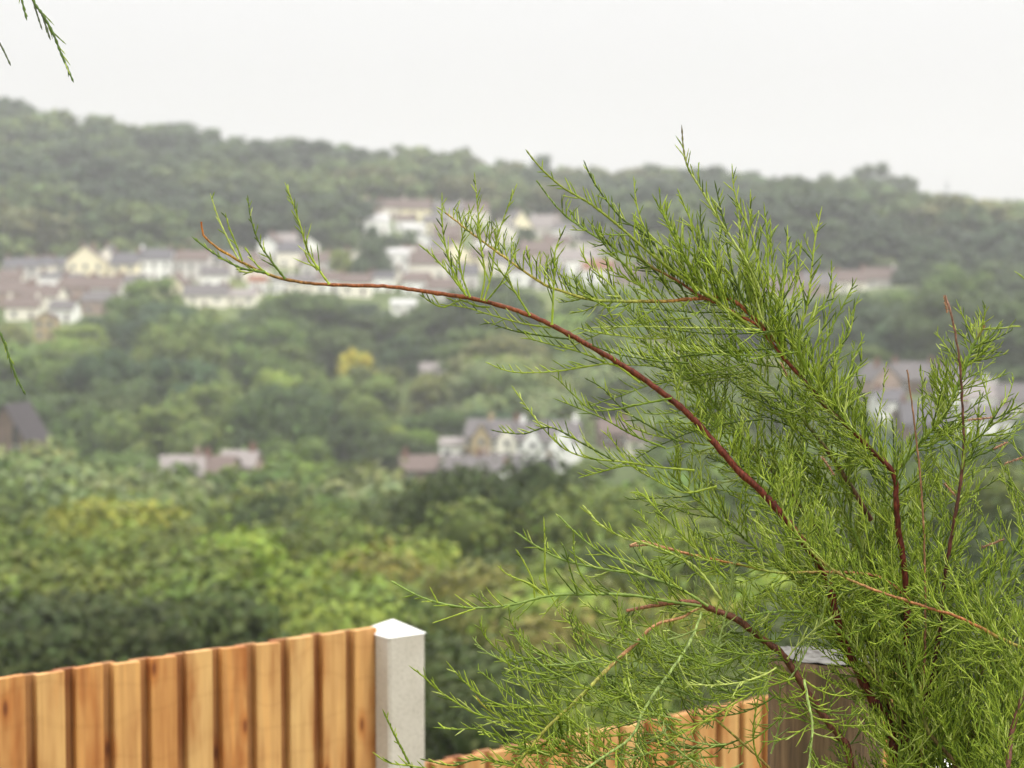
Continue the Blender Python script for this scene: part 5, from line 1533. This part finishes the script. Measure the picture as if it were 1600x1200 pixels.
branch_col([(1560, 3560, 160), (1530, 2200, 120), (1500, 1300, 60)] + Z([(1515, 1190), (1535, 1110), (1560, 1050), (1575, 1005), (1588, 965), (1600, 940), (1640, 850), (1665, 700), (1650, 560), (1625, 470)], -190, -60),
           [(0, 13), (.6, 6.5), (.75, 4.5), (1, 1.6)], [(0, BRN), (.6, (0.12, 0.045, 0.03)), (.8, (0.12, 0.045, 0.03)), (1, GRN)],
           lambda a, p: (spray(a, p[int(len(p) * .55):], 190, 60, 11, ang=50, curl=0.22, upb=.6, needle_sp=9.5, lower=.3)), label='brown stem slanting up at the right edge')
branch_col(Z([(1640, 1030), (1580, 1003), (1530, 980), (1470, 950), (1420, 935), (1360, 915), (1320, 900), (1285, 880), (1250, 850), (1215, 800), (1200, 750)], -120, -90), [(0, 2.7), (.5, 2.2), (1, 1.3)],
           [(0, LIME), (.2, (0.33, 0.25, 0.06)), (.3, ORANGE), (.6, (0.36, 0.17, 0.07)), (.8, LIME), (1, LIME)],
           lambda a, p: (spray(a, p, 120, 90, 15, ang=45, curl=0.24, upb=.8, needle_sp=10, lower=.3)), label='thin orange twig crossing the thick of the shrub from the right edge')
branch_col(Z([(1420, 935), (1370, 900), (1290, 893), (1210, 893), (1150, 880), (1080, 865), (1030, 852), (1000, 844), (982, 850)], 0, -30), [(0, 2.6), (.6, 1.9), (.9, 2.4), (1, 1.5)],
           [(0, RUST), (.3, (0.28, 0.14, 0.05)), (.5, LIME), (.7, ORANGE), (.85, TAN), (1, (0.50, 0.28, 0.15))],
           lambda a, p: (spray(a, p[:int(len(p) * .93)], 120, 60, 15, ang=45, curl=0.24, upb=.8, needle_sp=10, lower=.4)), label='twig ending in a curved tan dry tip left of centre')
for ctrl, z0, z1, L_, up in (
        ([(1445, 1190), (1410, 1080), (1370, 1020), (1330, 970), (1290, 930), (1255, 890), (1225, 870)], 60, 20, 120, .5),
        ([(1440, 1200), (1405, 1120), (1350, 1030), (1300, 975), (1260, 955), (1210, 950), (1160, 955)], 40, -60, 85, .6),
        ([(1470, 1200), (1440, 1100), (1400, 960), (1350, 830), (1300, 740), (1260, 690), (1240, 640)], 120, 100, 170, .7),
        ([(1470, 1200), (1430, 1050), (1360, 900), (1270, 800), (1180, 720), (1120, 650), (1090, 600)], 160, 120, 170, .7),
        ([(1400, 1100), (1330, 980), (1240, 900), (1150, 830), (1090, 780), (1050, 740)], 120, 90, 160, .6),
        ([(1500, 1250), (1490, 1100), (1490, 950), (1500, 820), (1530, 740), (1560, 690), (1590, 640)], 120, 120, 170, .7),
        ([(1530, 1250), (1540, 1100), (1560, 980), (1590, 880), (1620, 800), (1640, 740)], 60, 30, 180, .6),
        ([(1480, 1250), (1460, 1100), (1430, 960), (1400, 880), (1390, 820), (1395, 780)], 140, 110, 150, .7),
        ([(1500, 1250), (1520, 1150), (1560, 1080), (1600, 1040), (1650, 1010)], 20, -30, 150, .6),
        ([(1520, 1260), (1480, 1180), (1440, 1130), (1400, 1000), (1380, 930)], -20, -60, 110, .7),
        ([(1560, 1300), (1570, 1180), (1560, 1080), (1530, 980), (1520, 900)], 0, -30, 150, .7),
        ([(1330, 880), (1240, 760), (1170, 680), (1110, 610), (1060, 560), (1030, 530)], 140, 90, 150, .7),
        ([(1380, 820), (1330, 740), (1270, 660), (1210, 600), (1160, 560), (1130, 540)], 100, 60, 150, .7),
        ([(1600, 1300), (1640, 1150), (1680, 1000), (1700, 850)], 40, 40, 170, .6)):
    branch_col(Z(ctrl, z0, z1), [(0, 4.5), (.5, 2.8), (1, 1.3)], [(0, BRN), (.35, (0.14, 0.10, 0.04)), (.6, GRN), (1, GRN)],
               lambda a, p: spray(a, p[int(len(p) * .12):], L_, L_ * .5, 12.5, ang=46, curl=0.2, upb=up, needle_sp=9.5, lower=.35))
# dense sprays around the base, low in the frame
for i in range(7):
    x0 = 1405 + i * 38
    branch_col([(1450 + i * 8, 2600, 100), (x0 + 20, 1700, 60), (x0, 1320, 20 - i * 12), (x0 - 30 + U(-30, 30), 1130 + U(-20, 20), -20 + U(-60, 80))], [(0, 6), (.7, 3), (1, 1.4)], [(0, BRN), (.8, GRN), (1, GRN)],
               lambda a, p: spray(a, p[int(len(p) * .6):], 150, 90, 15, ang=42, curl=0.2, upb=.6, needle_sp=9.5, lower=.3))

# fine curved whips filling the lower left of the shrub
def whips(a, path):
    for k in range(54):
        bx_ = U(1010, 1230); by_ = U(965, 1190)
        L_ = U(110, 210)
        z = U(-130, 60)
        ang = math.radians(U(150, 215) if TR.rand() < .7 else U(60, 140))
        d = np.array([math.cos(ang), -math.sin(ang) * 0.9 + 0.25, U(-.3, .3)])
        pt = shoot(np.array([bx_, by_, z]), d, L_, U(0.12, 0.34), wob=0.15)
        c = np.array((0.30, 0.38, 0.11)) * U(.75, 1.1) if TR.rand() < .45 else green()
        needle(a, pt, 1.5, 0.8, c)
        comb(a, pt, 10, 34, 12, ang=38, curl=.22, upb=.5, start=.05, r=1.0, col=c, sub=.3)
    for k in range(46):
        bx_ = U(830, 1150); by_ = U(1010, 1200)
        pt = shoot(np.array([bx_, by_, U(-150, -20)]), np.array([-1, U(-.5, .5), U(-.3, .3)]), U(70, 130), U(0.15, 0.34), wob=0.15)
        c = np.array((0.28, 0.37, 0.09)) * U(.75, 1.1) if TR.rand() < .4 else green()
        needle(a, pt, 1.4, 0.8, c)
        comb(a, pt, 10, 28, 10, ang=38, curl=.22, upb=.5, start=.05, r=1.0, col=c, sub=.3)


branch_col([(1440, 2900, 40), (1400, 1900, 0), (1330, 1400, -40), (1230, 1230, -60), (1130, 1130, -50), (1060, 1080, -60), (1000, 1060, -70)], [(0, 7), (.7, 3), (1, 1.4)], [(0, BRN), (.8, RUST), (1, LIME)], whips, label='low twig with fine pale curling shoots hanging before the fence')

# dry flower tips: small tan brush-like clusters
def dry_tip(pts, r=3.2):
    p = spline(pts, 3.0); n = len(p)
    a = Acc(); a.org = TORG
    a.tube(p, 1.2, (0.30, 0.15, 0.08), 5)
    for k in range(n):
        for _ in range(3):
            d = norm(TR.normal(size=3) + norm(p[-1] - p[0]) * 0.8)
            a.tube(np.array([p[k], p[k] + d * r * 0.6, p[k] + d * r * 1.1]), [0.8, 0.7, 0.3], np.array((0.36, 0.21, 0.12)) * U(.6, 1.2), 4)
    o = link('dry_tip', a.mesh('dry_tip', M_stem), None, TAM)


for pts in ([(1473, 490, -30), (1469, 465, -30)], [(1612, 790, -60), (1585, 764, -60)], [(1520, 850, -60), (1553, 838, -60)], [(1555, 722, -60), (1582, 712, -60)], [(1290, 738, -80), (1272, 712, -80)],
            [(1540, 700, -50), (1560, 690, -50)], [(1500, 655, -50), (1536, 652, -50)], [(1232, 588, 10), (1222, 568, 10)], [(1476, 770, -70), (1460, 752, -70)], [(1010, 848, -40), (982, 850, -40)]):
    dry_tip(pts)

# --- second tamarisk standing just outside the left edge; only its hanging tips enter the view
R2 = (-520, 3560, 60)
TAM2, ORG2 = shrub_root('tamarisk_shrub', R2, 'second tamarisk past the left edge, only its green tips hanging into the top left corner')


def fol5(a, path):
    g_ = (0.11, 0.17, 0.04)
    hand(a, Z([(20, -120), (40, -50), (52, 0), (66, 22), (82, 50), (96, 85), (107, 110), (115, 129)], 0, 0), r0=2.6, r1=1.7, sp=15, l0=36, l1=18, ang=16, upb=-0.4, curl=-.06, start=.5, col=g_)
    hand(a, Z([(0, -120), (20, -60), (32, -10), (36, 8), (42, 32)], 0, 0), r0=2.8, r1=1.6, sp=14, l0=20, l1=12, ang=14, upb=-0.4, curl=-.06, start=.6, col=g_)
    hand(a, Z([(46, -40), (52, 0), (58, 22), (66, 47)], 0, 0), r0=2.2, r1=1.3, sp=None, col=(0.12, 0.14, 0.08))
    hand(a, Z([(66, 22), (73, 45), (79, 63)], 0, 0), r0=2.2, r1=1.3, sp=None, col=(0.12, 0.14, 0.08))
    hand(a, Z([(-40, 20), (-10, 55), (2, 72), (10, 88), (17, 103)], 0, 0), r0=2.0, r1=1.3, sp=None, col=(0.12, 0.14, 0.08))
    spray(a, path[int(len(path) * .5):], 120, 80, 22, ang=50, curl=-0.15, upb=-.8, needle_sp=12, end=.8)


def fol6(a, path):
    g_ = (0.11, 0.17, 0.04)
    hand(a, Z([(-70, 400), (-30, 470), (-10, 505), (4, 528), (15, 560), (26, 590), (40, 617)], 0, 0), r0=2.8, r1=1.6, sp=9, l0=22, l1=14, ang=12, upb=-0.3, curl=-.05, start=.4, col=g_)
    spray(a, path[int(len(path) * .5):], 110, 60, 24, ang=50, curl=-0.1, upb=-.8, needle_sp=12, end=.75)


branch_col([R2, (-540, 2000, 40), (-500, 800, 20), (-380, 100, 0), (-200, -230, 0), (-60, -260, 0), (20, -120, 0)], [(0, 17), (.6, 8), (1, 2.5)], [(0, BRN), (.6, DEEP), (.9, RUST), (1, GRN)], fol5, root=TAM2, org=ORG2)
branch_col([(-530, 3560, 60), (-540, 2200, 40), (-470, 1200, 20), (-360, 650, 0), (-230, 420, 0), (-130, 360, 0), (-70, 400, 0)], [(0, 14), (.6, 7), (1, 2.5)], [(0, BRN), (.6, DEEP), (.9, RUST), (1, GRN)], fol6, root=TAM2, org=ORG2)

# ------------------------------------------------------------------ haze
hz = MB()
hz.box(-1900, 1900, -320, 2500, -260.0, 165.0)
M_haze = bpy.data.materials.new('haze')
M_haze.use_nodes = True
nt = M_haze.node_tree
nt.nodes.clear()
o_ = nt.nodes.new('ShaderNodeOutputMaterial')
v_ = nt.nodes.new('ShaderNodeVolumePrincipled')
v_.inputs['Color'].default_value = (0.84, 0.83, 0.87, 1)
v_.inputs['Density'].default_value = 0.00042
v_.inputs['Anisotropy'].default_value = 0.2
nt.links.new(v_.outputs[0], o_.inputs['Volume'])
h_ = hz.build('haze', M_haze)
tag(h_, 'pale haze in the valley air', 'haze', kind='stuff')
print('far wood trees', nfar, 'mid', cnt)
